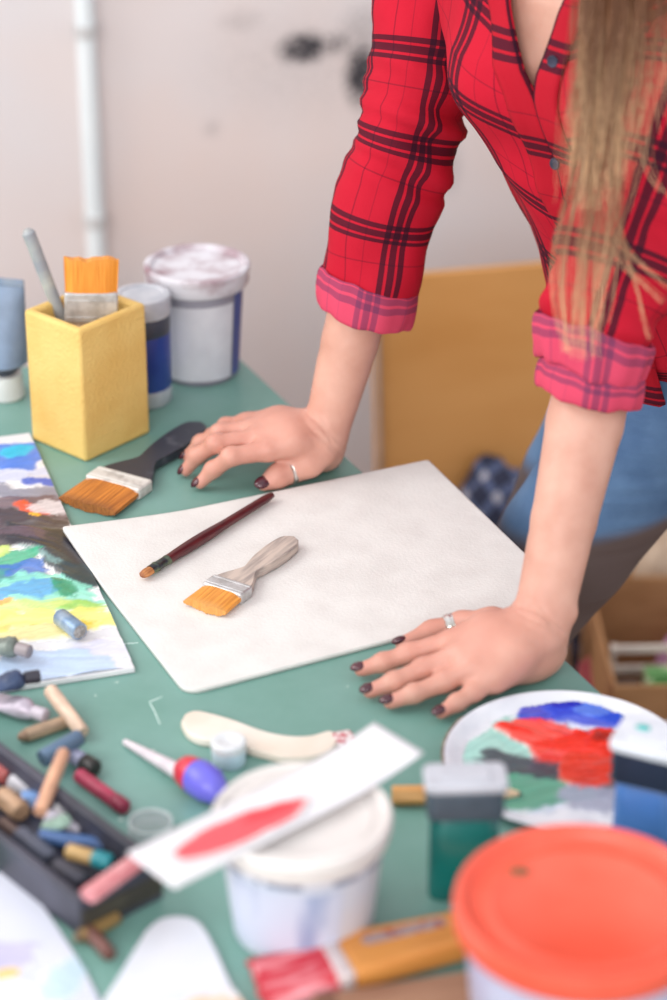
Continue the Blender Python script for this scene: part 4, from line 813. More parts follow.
def nets(name, fld, m, parent, loc, smooth_it=1):
    V, Q = fld.mesh(); Q = Q[(Q >= 0).all(1)]
    # keep the largest connected piece, relax once
    lab = np.arange(len(V))
    for _ in range(400):
        mn = lab[Q].min(1); new = lab.copy()
        for k in range(4): np.minimum.at(new, Q[:, k], mn)
        new = new[new]
        if (new == lab).all(): break
        lab = new
    u, ct = np.unique(lab, return_counts=True); keep = lab == u[ct.argmax()]; remap = np.cumsum(keep) - 1; Q = remap[Q[keep[Q[:, 0]]]]; V = V[keep]
    for _ in range(smooth_it):
        s_ = np.zeros_like(V); c_ = np.zeros(len(V))
        for k in range(4):
            for k2 in ((k + 1) % 4, (k + 3) % 4): np.add.at(s_, Q[:, k], V[Q[:, k2]]); np.add.at(c_, Q[:, k], 1)
        V = V * .5 + .5 * s_ / c_[:, None]
    me = bpy.data.meshes.new(name); me.from_pydata((V - np.array(loc)).tolist(), [], Q.tolist()); me.update()
    return finish(me, name, m, parent, True, ang=180)

FD = np.array([-.68, -.733, 0.]); RT = np.array([-.733, .68, 0.]); UP = np.array([0, 0, 1.])     # chest forward, her right
# torso slices: z, centre x, centre y, half width, front depth, back depth
TOR = np.array([
    (.790, .385, 2.030, .176, .118, .125), (.845, .380, 2.020, .176, .120, .128), (.91, .362, 2.008, .158, .122, .112), (.98, .328, 1.992, .142, .118, .098), (1.06, .284, 1.975, .143, .120, .098),
    (1.12, .268, 1.964, .152, .122, .106), (1.17, .249, 1.958, .162, .116, .112), (1.22, .236, 1.955, .168, .100, .112), (1.265, .229, 1.955, .152, .080, .100), (1.295, .229, 1.956, .108, .064, .085), (1.318, .229, 1.957, .072, .056, .070), (1.345, .227, 1.953, .058, .054, .062)])
def tor(z): return [np.interp(z, TOR[:, 0], TOR[:, i]) for i in range(1, 6)]
def torso_R(th, z):
    cx, cy, w_, fr, bk = tor(z); c, s_ = np.cos(th), np.sin(th); dep = np.where(c > 0, fr, bk)
    R = 1 / (np.abs(c / dep) ** 2.3 + np.abs(s_ / w_) ** 2.3) ** (1 / 2.3)
    dth = (th + PI) % (2 * PI) - PI
    for s0 in (-.52, .52): R = R + .030 * np.exp(-((dth - s0) / .34) ** 2 - ((z - 1.135) / .045) ** 2)
    return R
def torso_pt(th, z, off=0.0):
    cx, cy = tor(z)[:2]; R = torso_R(th, z) + off
    d = np.cos(th)[..., None] * FD + np.sin(th)[..., None] * RT
    P = d * R[..., None]; P[..., 0] += cx; P[..., 1] += cy; P[..., 2] = z; return P

PLOC = (.27, 2.05, 0)
person = thing('person', 'person in red plaid shirt and blue jeans leaning with both hands on the table', 'person', PLOC)
H_ = .0024
fld = Field((-.20, 1.53, .735), (.56, 2.22, 1.66), H_)
# --- torso core (under the shirt)
sl, X, Y, Z = fld._sub((-.2, 1.6, .80), (.56, 2.3, 1.345)); zz = Z.ravel()
for iz in range(len(zz)):
    cx, cy, w_, fr, bk = tor(zz[iz]); px, py = X[:, :, 0] - cx, Y[:, :, 0] - cy; a = px * FD[0] + py * FD[1]; b = px * RT[0] + py * RT[1]; rr = np.hypot(a, b); th = np.arctan2(b, a)
    d = (rr - (torso_R(th, zz[iz]) - .011)) * .8; d = np.maximum(d, .82 - zz[iz]); g = fld.F[sl][:, :, iz]; g[:] = np.minimum(g, np.minimum(d, .06))
# --- arms.  joints: shoulder, elbow, wrist
def px(x, y, z): return np.array(at(x, y, z))
far = dict(S=dp(440, -66, 2.075), E=dp(386, 205, 2.145), W=px(326, 432, .792))
near = dict(S=np.array([.310, 1.853, 1.218]), E=dp(597, 366, 1.905), W=px(541, 627, .792))
for a in (far, near):
    Sx, Ex, Wx = a['S'], a['E'], a['W']; mid = Sx * .5 + Ex * .5
    fld.chain([Sx, mid, Ex], [.040, .036, .032], .006)
    fd = (Wx - Ex); fl = np.linalg.norm(fd); fd /= fl; side = np.cross(fd, _f); side /= np.linalg.norm(side); a['side'] = side
    up3 = Ex + fd * fl * .22
    fld.chain([Ex, up3, Ex + fd * fl * .6, Wx], [.0315, .0312, .0262, .0195], .003)
    # the two bones give the wrist its width
    bo = 1.0 if a is near else .45
    fld.chain([Ex + fd * fl * .7 + side * .004, Wx + side * .0075 * bo], [.0195, .0162], .006); fld.chain([Ex + fd * fl * .7 - side * .004, Wx - side * .0075 * bo], [.0195, .0160], .006)
    if a is near: fld.ell(Wx - fd * .012 + side * .0185 + UP * .004, (.0085, .0085, .008), None, .006)
# --- near (left) hand, flat on the table, fingers to the left
def finger(P, R, k=.0035):
    fld.chain(P, R, k)
    for p_, r_ in zip(P[1:-1], R[1:-1]): fld.ell(p_ + UP * r_ * .18, (r_ * 1.10, r_ * 1.10, r_ * .98), None, .004)
t0 = TZ
def hand(wr, mcp, fingers, thumb, radm, heel, kz=.012):
    W_ = wr
    for i, (m, r_) in enumerate(zip(mcp, radm)):
        c_ = W_ + (m - W_) * .16 + (mcp[2] - mcp[1]) * (i - 1.5) * .18
        fld.chain([c_, c_ * .5 + m * .5 + UP * .003, m], [.0158, .0140, r_], kz)
    for i in range(3):
        fld.chain([W_ * .3 + (mcp[i] + mcp[i + 1]) * .35, (mcp[i] + mcp[i + 1]) * .5 - UP * .002], [.0125, .0085], .01)
    for h in heel: fld.ell(h[0], h[1], None, .014)
    fld.cone(mcp[3] - UP * .003, heel[0][0] + UP * .002, .0105, .0155, .012)
    for f_, m in zip(fingers, mcp): finger([m] + f_[0], f_[1])
    fld.chain(thumb[0], thumb[1], .008)
mcpN = [px(452, 642, .7775), px(460, 655, .7795), px(474, 667, .7775), px(494, 676, .7735)]
N_f = [([px(409, 654, .7680), px(383, 663, .7630), px(361, 669.5, .7585)], [.0100, .0083, .0074, .0060]),
       ([px(424, 669, .7690), px(394, 682, .7640), px(370, 691, .7585)], [.0102, .0085, .0075, .0061]),
       ([px(444, 682, .7680), px(414, 694, .7630), px(390, 702, .7585)], [.0100, .0082, .0073, .0060]),
       ([px(474, 692, .7655), px(457, 703, .7615), px(441, 712.5, .7580)], [.0092, .0075, .0067, .0055])]
thN = ([px(520, 632, .782), px(492, 624, .776), px(462, 624, .769), px(432, 632, .7635), px(402, 644, .7610)], [.0150, .0128, .0098, .0088, .0062])
hand(near['W'], mcpN, N_f, thN, [.0108, .0112, .0108, .0098], [(px(540, 652, .768), (.020, .018, .017)), (px(524, 664, .765), (.022, .016, .0145)), (px(520, 640, .772), (.024, .018, .018))])
# --- far (right) hand, fingers arched
mcpF = [px(268, 450, .7890), px(260, 438, .7920), px(252, 430, .7910), px(247, 424, .7860)]
F_f = [([px(231, 457, .7860), px(213, 470, .7700), px(200, 483, .7575)], [.0100, .0084, .0075, .0060]),
       ([px(216, 444, .7900), px(197, 456, .7730), px(186, 470, .7580)], [.0102, .0085, .0075, .0061]),
       ([px(220, 433, .7890), px(201, 443, .7730), px(188, 456, .7580)], [.0100, .0082, .0073, .0060]),
       ([px(226, 426, .7830), px(212, 436, .7700), px(202, 449, .7575)], [.0090, .0074, .0066, .0054])]
thF = ([px(318, 452, .778), px(308, 462, .771), px(291, 470, .7640), px(277, 477, .7620), px(264, 484, .7585)], [.0160, .0138, .0112, .0100, .0070])
hand(far['W'], mcpF, F_f, thF, [.0112, .0114, .0108, .0098], [(px(323, 446, .770), (.017, .018, .017)), (px(316, 440, .782), (.024, .018, .016)), (px(323, 456, .766), (.016, .014, .0145))])
# --- neck and head (above the frame, looking down at the table)
HF = np.array([-.60, -.60, -.53]); HF /= np.linalg.norm(HF); HR = np.cross(HF, UP); HR /= np.linalg.norm(HR); HU = np.cross(HR, HF)
HC = np.array([.222, 1.905, 1.500]); HM = np.array([HF, HR, HU])
def hp(f_, r_, u_): return HC + HF * f_ + HR * r_ + HU * u_
fld.cone((.229, 1.957, 1.285), hp(-.025, 0, -.055), .058, .052, .03)
fld.ell(hp(-.012, 0, .022), (.094, .074, .086), HM, .03); fld.ell(hp(.030, 0, -.040), (.060, .058, .066), HM, .035); fld.ell(hp(.062, 0, -.085), (.026, .026, .020), HM, .022)
fld.cone(hp(.082, 0, .018), hp(.106, 0, -.022), .007, .0095, .012); fld.ell(hp(.101, .010, -.026), (.009, .007, .006), HM, .006); fld.ell(hp(.101, -.010, -.026), (.009, .007, .006), HM, .006)
for s_ in (-1, 1):
    fld.ell(hp(.083, .030 * s_, .010), (.012, .017, .011), HM, .012, cut=True); fld.ell(hp(.074, .044 * s_, -.018), (.018, .020, .018), HM, .02); fld.ell(hp(-.008, .073 * s_, -.004), (.018, .007, .029), HM, .006); fld.ell(hp(.079, .030 * s_, .028), (.010, .020, .005), HM, .010)
fld.cone(hp(.0885, .017, -.053), hp(.0885, -.017, -.053), .0055, .0055, .004); fld.cone(hp(.0865, .014, -.063), hp(.0865, -.014, -.063), .0062, .0062, .003)
def skin_material():
    m, N, L, b = newmat('skin'); tc = N.new('ShaderNodeTexCoord')
    n = N.new('ShaderNodeTexNoise'); n.inputs['Scale'].default_value = 34; n.inputs['Detail'].default_value = 4; L.new(tc.outputs['Object'], n.inputs['Vector'])
    r = N.new('ShaderNodeValToRGB'); e = r.color_ramp.elements; e[0].position = .32; e[0].color = rgba((196, 144, 125)); e[1].position = .68; e[1].color = rgba((209, 161, 142)); L.new(n.outputs['Fac'], r.inputs[0])
    # hands are rosier than the forearms
    a = N.new('ShaderNodeAttribute'); a.attribute_name = 'rosy'
    mx = N.new('ShaderNodeMix'); mx.data_type = 'RGBA'; L.new(a.outputs['Fac'], mx.inputs[0]); L.new(r.outputs[0], mx.inputs[6]); mx.inputs[7].default_value = rgba((200, 122, 110)); L.new(mx.outputs[2], b.inputs['Base Color'])
    b.inputs['Roughness'].default_value = .5; b.inputs['Subsurface Weight'].default_value = .12; b.inputs['Subsurface Scale'].default_value = .006; b.inputs['Subsurface Radius'].default_value = (1, .35, .2)
    f2 = N.new('ShaderNodeTexNoise'); f2.inputs['Scale'].default_value = 420; f2.inputs['Detail'].default_value = 2; L.new(tc.outputs['Object'], f2.inputs['Vector'])
    bp = N.new('ShaderNodeBump'); bp.inputs['Strength'].default_value = .12; bp.inputs['Distance'].default_value = .0008; L.new(f2.outputs['Fac'], bp.inputs['Height']); L.new(bp.outputs[0], b.inputs['Normal'])
    return m
body = nets('body', fld, skin_material(), person, PLOC, 1)
V = np.empty(len(body.data.vertices) * 3); body.data.vertices.foreach_get('co', V); V = V.reshape(-1, 3) + PLOC
ro = np.zeros(len(V))
for kn in [f_[0][0] for f_ in N_f + F_f] + mcpN + mcpF: ro = np.maximum(ro, .55 * np.exp(-(np.linalg.norm(V - kn, axis=1) / .011) ** 2))
for tp in [f_[0][2] for f_ in N_f + F_f] + [thN[0][-1], thF[0][-1], thF[0][-2]]: ro = np.maximum(ro, .6 * np.exp(-(np.linalg.norm(V - tp, axis=1) / .014) ** 2))
for tp, q_ in ((hp(.093, 0, -.058), .95),): ro = np.maximum(ro, q_ * np.exp(-((((V - tp) @ HR) / .019) ** 2 + (((V - tp) @ HU) / .008) ** 2 + (((V - tp) @ HF) / .02) ** 2) ** 2))
for w_ in (near['W'], far['W']): ro = np.maximum(ro, .34 * np.exp(-(np.linalg.norm(V - (w_ + np.array([-.07, 0, -.01])), axis=1) / .075) ** 4))
nv = np.empty(len(V) * 3, np.float32); body.data.vertices.foreach_get('normal', nv); nv = nv.reshape(-1, 3)
# fine creases of the bent wrists and of the finger joints
for a, hd_ in ((near, mcpN), (far, mcpF)):
    fd = a['W'] - a['E']; fd /= np.linalg.norm(fd); hdv = (hd_[1] + hd_[2]) / 2 - a['W']; hdv /= np.linalg.norm(hdv); bx = fd + hdv; bx /= np.linalg.norm(bx); rel = V - a['W']; s_ = rel @ bx; near_ = np.exp(-(np.linalg.norm(rel, axis=1) / .034) ** 6); upf = np.clip(nv @ (hdv * -.5 + UP), 0, 1) ** .5
    for s0, am in ((-.0065, .0016), (-.001, .0024), (.0045, .0018), (.010, .0010)):
        wob = .0018 * np.sin(rel @ a['side'] * 160 + s0 * 900); V = V - nv * (am * np.exp(-((s_ - s0 - wob) / .0013) ** 2) * near_ * upf)[:, None]
for f_, m_ in zip(N_f + F_f, mcpN + mcpF):
    pip = f_[0][0]; dr = f_[0][1] - m_; dr /= np.linalg.norm(dr); rel = V - pip; s_ = rel @ dr; near_ = np.exp(-(np.linalg.norm(rel, axis=1) / .0135) ** 6) * np.clip(nv[:, 2], 0, 1)
    for s0 in (-.003, 0, .003): V = V - nv * (.00045 * np.exp(-((s_ - s0) / .0008) ** 2) * near_)[:, None]
body.data.vertices.foreach_set('co', (V - PLOC).astype(np.float32).ravel()); body.data.update()
ra = body.data.attributes.new('rosy', 'FLOAT', 'POINT'); ra.data.foreach_set('value', ro.astype(np.float32)); del fld
# --- nails
M_nail = mat('dark_maroon_nail_polish', (66, 26, 38), .18, (84, 36, 46), 200, spec=.7)
def nail(P1, P2, r, upv=UP, s=1.0, fwd=0.0):
    d = P2 - P1; d /= np.linalg.norm(d); u = upv - d * (upv @ d); u /= np.linalg.norm(u); rr = np.cross(d, u); R = Matrix((tuple(d), tuple(rr), tuple(u))).transposed()
    c_ = P2 + d * (r * .25 + fwd) + u * r * .62; mb = MB(); mb.ellipsoid(Vector(c_ - np.array(PLOC)), (.0068 * s, r * .90, r * .50), R, 16, 10); return mb.build('nail', M_nail, person, ang=180)
for f_, r_ in [(N_f[0], .0060), (N_f[1], .0061), (N_f[2], .0060), (N_f[3], .0055), (F_f[0], .0060), (F_f[1], .0061), (F_f[2], .0060), (F_f[3], .0054)]: nail(f_[0][1], f_[0][2], r_)
nail(thN[0][-2], thN[0][-1], .0064, UP + np.array([.1, .6, 0])); nail(thF[0][-2], thF[0][-1], .0072, UP + np.array([-.1, -.75, .1]), 1.25)
# --- rings
def ring(c_, ax, r, label, m, n=2):
    ax = Vector(ax).normalized(); R = ax.to_track_quat('Z', 'Y').to_matrix(); mb = MB()
    prof = [(r, -.0022 * n), (r + .0012, -.0018 * n), (r + .0010, -.0006 * n), (r + .0016, 0), (r + .0010, .0006 * n), (r + .0012, .0018 * n), (r, .0022 * n)]; mb.lathe(prof, 36); mb.v = [tuple(Vector(np.array(c_) - PLOC) + R @ Vector(v_)) for v_ in mb.v]
    o = mb.build('ring', m, person, ang=60); o['label'] = label; return o
M_silver = mat('silver', (226, 222, 218), .22, (196, 190, 180), 120, metal=.9)
ring(thN[0][2] * .62 + thN[0][3] * .38, thN[0][3] - thN[0][2], .0102, 'patterned silver thumb ring', M_silver, 1.9)
ring(thF[0][2] * .75 + thF[0][3] * .25, thF[0][3] - thF[0][2], .0128, 'plain silver thumb ring', M_silver, 1.1)
# --- eyes
M_eye = mat('eye_white', (236, 232, 228), .2, (226, 216, 214), 60)
for s_ in (-1, 1): MB().ellipsoid(Vector(hp(.071, .030 * s_, .008) - np.array(PLOC)), (.0115, .0115, .0115)).build('eye', M_eye, person, ang=180)

M_iris = mat('brown_iris', (70, 48, 36), .15, (54, 36, 28), 200); M_brow = mat('brow_hair', (88, 62, 46), .7, (74, 52, 38), 300, bump=.3)
for s_ in (-1, 1):
    mb = MB(); mb.ellipsoid(Vector(hp(.0795, .029 * s_, .004) - np.array(PLOC)), (.0055, .0055, .0050)); mb.build('iris', M_iris, person, ang=180)
    pts_ = [hp(.0895 - .009 * q * q, (.014 + .030 * q) * s_, .026 + .006 * math.sin(q * 2.4)) - np.array(PLOC) for q in np.linspace(0, 1, 9)]; mb = MB(); mb.tube(pts_, [.0012] + [.0028] * 3 + [.0024] * 3 + [.0016, .0008], 8); mb.build('eyebrow', M_brow, person, ang=180)
    lid_ = [hp(.0815 - .004 * abs(q) ** 2, (.030 + .013 * q) * s_, .0125 - .004 * q * q) - np.array(PLOC) for q in np.linspace(-1, 1, 9)]; mb = MB(); mb.tube(lid_, [.0006] + [.0014] * 7 + [.0006], 6); mb.build('eyelash', M_brow, person, ang=180)
# --- jeans
def jeans_material():
    m, N, L, b = newmat('blue_jeans'); tc = N.new('ShaderNodeTexCoord'); b.inputs['Roughness'].default_value = .8
    n = N.new('ShaderNodeTexNoise'); n.inputs['Scale'].default_value = 16; n.inputs['Detail'].default_value = 6; L.new(tc.outputs['Object'], n.inputs['Vector'])
    r = N.new('ShaderNodeValToRGB'); e = r.color_ramp.elements; e[0].position = .3; e[0].color = rgba((66, 98, 138)); e[1].position = .7; e[1].color = rgba((98, 132, 170)); L.new(n.outputs['Fac'], r.inputs[0])
    # blue turns to brown down the legs, over a short transition
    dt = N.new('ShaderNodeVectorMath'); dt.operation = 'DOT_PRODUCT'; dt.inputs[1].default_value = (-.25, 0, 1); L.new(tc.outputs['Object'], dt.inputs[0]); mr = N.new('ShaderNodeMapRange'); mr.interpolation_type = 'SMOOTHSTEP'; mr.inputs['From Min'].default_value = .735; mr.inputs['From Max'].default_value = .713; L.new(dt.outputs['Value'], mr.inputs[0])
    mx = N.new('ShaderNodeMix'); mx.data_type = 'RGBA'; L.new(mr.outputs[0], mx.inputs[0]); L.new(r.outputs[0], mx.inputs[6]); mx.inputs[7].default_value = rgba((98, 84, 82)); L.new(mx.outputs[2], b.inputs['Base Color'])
    wv = N.new('ShaderNodeTexNoise'); wv.inputs['Scale'].default_value = 500; L.new(tc.outputs['Object'], wv.inputs['Vector'])
    mp = N.new('ShaderNodeMapping'); mp.inputs['Scale'].default_value = (6, 6, 42); mp.inputs['Rotation'].default_value = (0, .25, 0); L.new(tc.outputs['Object'], mp.inputs[0]); fo = N.new('ShaderNodeTexNoise'); fo.inputs['Scale'].default_value = 1; fo.inputs['Detail'].default_value = 2; L.new(mp.outputs[0], fo.inputs['Vector'])
    b1 = N.new('ShaderNodeBump'); b1.inputs['Strength'].default_value = .3; b1.inputs['Distance'].default_value = .001; L.new(wv.outputs['Fac'], b1.inputs['Height'])
    b2 = N.new('ShaderNodeBump'); b2.inputs['Strength'].default_value = .55; b2.inputs['Distance'].default_value = .006; L.new(fo.outputs['Fac'], b2.inputs['Height']); L.new(b1.outputs[0], b2.inputs['Normal']); L.new(b2.outputs[0], b.inputs['Normal']); return m
nh, nk, na = np.array([.325, 1.965, .86]), np.array([.118, 1.985, .49]), np.array([.255, 2.03, .09])
fh, fk, fa = np.array([.328, 2.085, .86]), np.array([.175, 2.10, .50]), np.array([.25, 2.15, .09])
fj = Field((.02, 1.78, .05), (.64, 2.30, .985), .006)
for h_, k_, a_ in ((nh, nk, na), (fh, fk, fa)): fj.chain([h_, h_ * .5 + k_ * .5, k_, k_ * .5 + a_ * .5 + np.array([.012, .006, 0]), a_], [.078, .064, .051, .047, .040], .010)
fj.ell((.385, 2.03, .875), (.125, .165, .10), np.array([FD, RT, UP]), .04); fj.ell((.372, 2.03, .92), (.112, .142, .06), np.array([FD, RT, UP]), .03); fj.ell((.425, 2.07, .865), (.09, .13, .085), np.array([FD, RT, UP]), .05)
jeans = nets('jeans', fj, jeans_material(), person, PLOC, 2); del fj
M_seam = mat('jeans_seam', (54, 78, 116), .8, (74, 100, 140), 60)
M_shoe = mat('dark_shoe', (52, 48, 50), .5, (66, 62, 64), 20)
for a_ in (na, fa):
    fs_ = Field((a_[0] - .26, a_[1] - .18, -.004), (a_[0] + .12, a_[1] + .12, .15), .005); d_ = np.array([-.90, -.40, 0]); d_ /= np.linalg.norm(d_)
    fs_.chain([a_ + d_ * -.035 + UP * -.052, a_ + d_ * .07 + UP * -.055, a_ + d_ * .16 + UP * -.062], [.036, .038, .030], .02); fs_.cone(a_ + UP * .02, a_ - UP * .03, .042, .040, .02)
    fs_.F = np.maximum(fs_.F, (.0005 - (fs_.lo[2] + fs_.h * np.arange(fs_.n[2])))[None, None, :].astype(np.float32)); nets('shoe', fs_, M_shoe, person, PLOC, 2)

# --- shirt
PER = .078
def plaid(name, red, dark, amt, lite=1.0):
    m, N, L, b = newmat(name); b.inputs['Roughness'].default_value = .85; b.inputs['Specular IOR Level'].default_value = .2
    uvn = N.new('ShaderNodeUVMap'); uvn.uv_map = 'UVMap'; sp = N.new('ShaderNodeSeparateXYZ'); L.new(uvn.outputs[0], sp.inputs[0]); fac = []
    for ax, stops in (('X', [(0, 1), (.062, 0), (.092, 1), (.165, 0), (.195, 1), (.255, 0), (.60, .55), (.616, 0), (.80, .35), (.812, 0)]), ('Y', [(0, 1), (.055, 0), (.085, 1), (.17, 0), (.20, 1), (.255, 0), (.52, .5), (.536, 0)])):
        dv = N.new('ShaderNodeMath'); dv.operation = 'DIVIDE'; dv.inputs[1].default_value = PER if ax == 'Y' else PER * 1.12; L.new(sp.outputs[ax], dv.inputs[0]); fr = N.new('ShaderNodeMath'); fr.operation = 'FRACT'; L.new(dv.outputs[0], fr.inputs[0])
        r = N.new('ShaderNodeValToRGB'); r.color_ramp.interpolation = 'CONSTANT'; e = r.color_ramp.elements
        while len(e) < len(stops): e.new(.5)
        for el, (p_, v_) in zip(e, stops): el.position = p_
        for el, (p_, v_) in zip(e, stops): el.color = (v_, v_, v_, 1)
        L.new(fr.outputs[0], r.inputs[0]); mu = N.new('ShaderNodeMath'); mu.operation = 'MULTIPLY'; mu.inputs[1].default_value = amt; L.new(r.outputs[0], mu.inputs[0]); fac.append(mu.outputs[0])
    inv = []
    for f_ in fac:
        q = N.new('ShaderNodeMath'); q.operation = 'SUBTRACT'; q.inputs[0].default_value = 1; L.new(f_, q.inputs[1]); inv.append(q.outputs[0])
    pr = N.new('ShaderNodeMath'); pr.operation = 'MULTIPLY'; L.new(inv[0], pr.inputs[0]); L.new(inv[1], pr.inputs[1])
    tc = N.new('ShaderNodeTexCoord'); n = N.new('ShaderNodeTexNoise'); n.inputs['Scale'].default_value = 9; n.inputs['Detail'].default_value = 5; L.new(tc.outputs['Object'], n.inputs['Vector'])
    rr = N.new('ShaderNodeValToRGB'); e = rr.color_ramp.elements; e[0].position = .3; e[0].color = rgba(tuple(int(v * .93) for v in red)); e[1].position = .7; e[1].color = rgba(red); L.new(n.outputs['Fac'], rr.inputs[0])
    mx = N.new('ShaderNodeMix'); mx.data_type = 'RGBA'; L.new(pr.outputs[0], mx.inputs[0]); mx.inputs[6].default_value = rgba(dark); L.new(rr.outputs[0], mx.inputs[7]); L.new(mx.outputs[2], b.inputs['Base Color'])
    fi = N.new('ShaderNodeTexNoise'); fi.inputs['Scale'].default_value = 600; L.new(tc.outputs['Object'], fi.inputs['Vector'])
    b1 = N.new('ShaderNodeBump'); b1.inputs['Strength'].default_value = .15; b1.inputs['Distance'].default_value = .0006; L.new(fi.outputs['Fac'], b1.inputs['Height'])
    mw = N.new('ShaderNodeMapping'); mw.inputs['Scale'].default_value = (22, 22, 9); L.new(tc.outputs['Object'], mw.inputs[0]); wr_ = N.new('ShaderNodeTexNoise'); wr_.inputs['Scale'].default_value = 1; wr_.inputs['Detail'].default_value = 2; L.new(mw.outputs[0], wr_.inputs['Vector'])
    b2 = N.new('ShaderNodeBump'); b2.inputs['Strength'].default_value = .6; b2.inputs['Distance'].default_value = .007; L.new(wr_.outputs['Fac'], b2.inputs['Height']); L.new(b1.outputs[0], b2.inputs['Normal']); L.new(b2.outputs[0], b.inputs['Normal'])
    return m
M_shirt = plaid('red_plaid', (190, 22, 46), (46, 12, 32), .85)
M_cuff = plaid('pink_plaid_inside', (212, 72, 100), (84, 50, 84), .55)
M_plkt = plaid('dark_plaid_edge', (178, 20, 40), (44, 14, 34), .85)
ZB, ZT, ZV = .845, 1.325, 1.145
nz, nt = 110, 150
def open_angle(z):                                                     # half opening of the front at height z
    q = np.clip((z - ZV) / (ZT - ZV), 0, 1); return .012 + .75 * q ** 1.25
zs_ = np.linspace(ZB, ZT, nz); G = np.zeros((nz, nt, 3)); U_ = np.zeros((nz, nt, 2))
def shirt_pt(th, z):
    """the cloth: hangs clear of the belly, drapes in soft folds"""
    dth = (th + PI) % (2 * PI) - PI
    off = .006 + .020 * np.exp(-(dth / 1.3) ** 2) * np.clip((1.10 - z) / .2, 0, 1)
    fold = .0045 * np.sin(dth * 9 + z * 16) * np.clip((1.12 - z) / .15, 0, 1) + .003 * np.sin(dth * 5 - z * 42) * np.exp(-((z - 1.06) / .08) ** 2) + .0025 * np.sin(dth * 13 + z * 5) * np.clip((z - 1.15) / .08, 0, 1)
    return torso_pt(th, z, off + fold)
for i, z in enumerate(zs_):
    o_ = open_angle(z); th = np.linspace(o_, 2 * PI - o_, nt)
    hem = np.zeros(nt)
    if i < 12: hem = (1 - i / 12) * .05 * (np.cos(th * 2) * .5 + .1)
    G[i] = shirt_pt(th, np.full(nt, z)); G[i, :, 2] += hem
    U_[i, :, 0] = np.linspace(o_, 2 * PI - o_, nt) * .152 + .01; dt_ = np.minimum(np.abs((th + PI) % (2 * PI) - PI), 1.7); U_[i, :, 1] = z - .42 * .14 * dt_
sh = gridmesh('shirt', G - np.array(PLOC), M_shirt, person, uv=U_); md = sh.modifiers.new('th', 'SOLIDIFY'); md.thickness = .0016; md.offset = 1
# placket and collar bands along the front edges
def band(name, side, z0, z1, wd, off, m, out=0.0, n=60, roll=0):
    V = []; U2 = []
    for i in range(n + 1):
        z = z0 + (z1 - z0) * i / n; o_ = open_angle(z); row = []; ru = []
        for j in range(7):
            q = j / 6 - (0.0 if z > ZV + .02 else .0); th = side * (o_ + (q - out) * wd / .13); zz_ = np.array([z]); P = shirt_pt(np.array([th]), zz_)[0]
            nrm = P - np.array([*tor(z)[:2], z]); nrm /= np.linalg.norm(nrm); lift = off * (1 if 0 < j < 6 else .35) + roll * math.sin(PI * j / 6)
            row.append(P + nrm * lift); ru.append((q * wd + .02, z - .42 * .14 * abs(o_)))
        V.append(row); U2.append(ru)
    o = gridmesh(name, np.array(V) - np.array(PLOC), m, sh, uv=np.array(U2)); k = o.modifiers.new('th', 'SOLIDIFY'); k.thickness = .0014; k.offset = 1; return o
band('placket', 1, ZB + .01, ZT - .03, .028, .0035, M_plkt); band('placket', -1, ZB + .01, ZT - .03, .026, .0026, M_plkt, .25)
band('collar', 1, 1.235, ZT + .012, .045, .008, M_shirt, .05, 24, .004); band('collar', -1, 1.235, ZT + .012, .045, .008, M_shirt, .05, 24, .004)
M_btn = mat('dark_button', (44, 44, 62), .3, (66, 66, 86), 60)
for z in (.93, 1.01, 1.09, 1.185):
    th = -(open_angle(z) + (.05 if z > ZV else -.03)); P = shirt_pt(np.array([th]), np.array([z]))[0]; nrm = P - np.array([*tor(z)[:2], z]); nrm[2] = 0; nrm /= np.linalg.norm(nrm)
    mb = MB(); mb.lathe([(0, 0), (.0048, 0), (.0052, .0008), (.0046, .0018), (.0034, .0016), (0, .0014)], 20); R = Vector(nrm).to_track_quat('Z', 'Y').to_matrix(); mb.v = [tuple(Vector(P + nrm * .0050 - np.array(PLOC)) + R @ Vector(v_)) for v_ in mb.v]; mb.build('button', M_btn, sh)
# sleeves
def sleeve(cpts, rads, seed, wr, u0=0.0, squash=None, n=90, m_=64, ends=None):
    P = catmull(cpts, n); Rr = catmull([(r_, 0, 0) for r_ in rads], n)[:, 0]; Ls = np.concatenate([[0], np.cumsum(np.linalg.norm(np.diff(P, axis=0), axis=1))]); V = np.zeros((n, m_, 3)); Uv = np.zeros((n, m_ + 1, 2)); prev = None; fr = []
    for i in range(n):
        t_ = P[min(i + 1, n - 1)] - P[max(i - 1, 0)]; t_ /= np.linalg.norm(t_); u = _u - 0 if prev is None else prev; u = -_f if prev is None else prev; u = u - t_ * (u @ t_); u /= np.linalg.norm(u); prev = u; r_ = np.cross(t_, u); fr.append((t_, u, r_))
        a = np.arange(m_) * 2 * PI / m_; s_ = Ls[i]
        w_ = wr(s_ / Ls[-1], a, s_)
        V[i] = P[i] + (np.cos(a)[:, None] * r_ + np.sin(a)[:, None] * u) * (Rr[i] + w_)[:, None]
        Uv[i, :, 0] = np.arange(m_ + 1) / m_ * 2 * PI * .047 + u0; Uv[i, :, 1] = s_
    return V, Uv, P, fr, Rr
def wr_far(q, a, s_):
    e = np.exp(-((q - .64) / .13) ** 2); lf = np.clip(np.cos(a - PI), 0, 1)      # creases pile up at the outside of the bend
    dg = s_ + .010 * np.sin(a + .4)
    return e * (.0050 * np.sin(dg * 190 + 1.2) * (.08 + 1.0 * lf) + .0017 * np.sin(dg * 310 + a)) + .0016 * np.sin(s_ * 70 + 2 * np.sin(a * 2 + 1)) + .0014 * np.sin(a * 3 + s_ * 24)
fS, fE, fW = far['S'], far['E'], far['W']
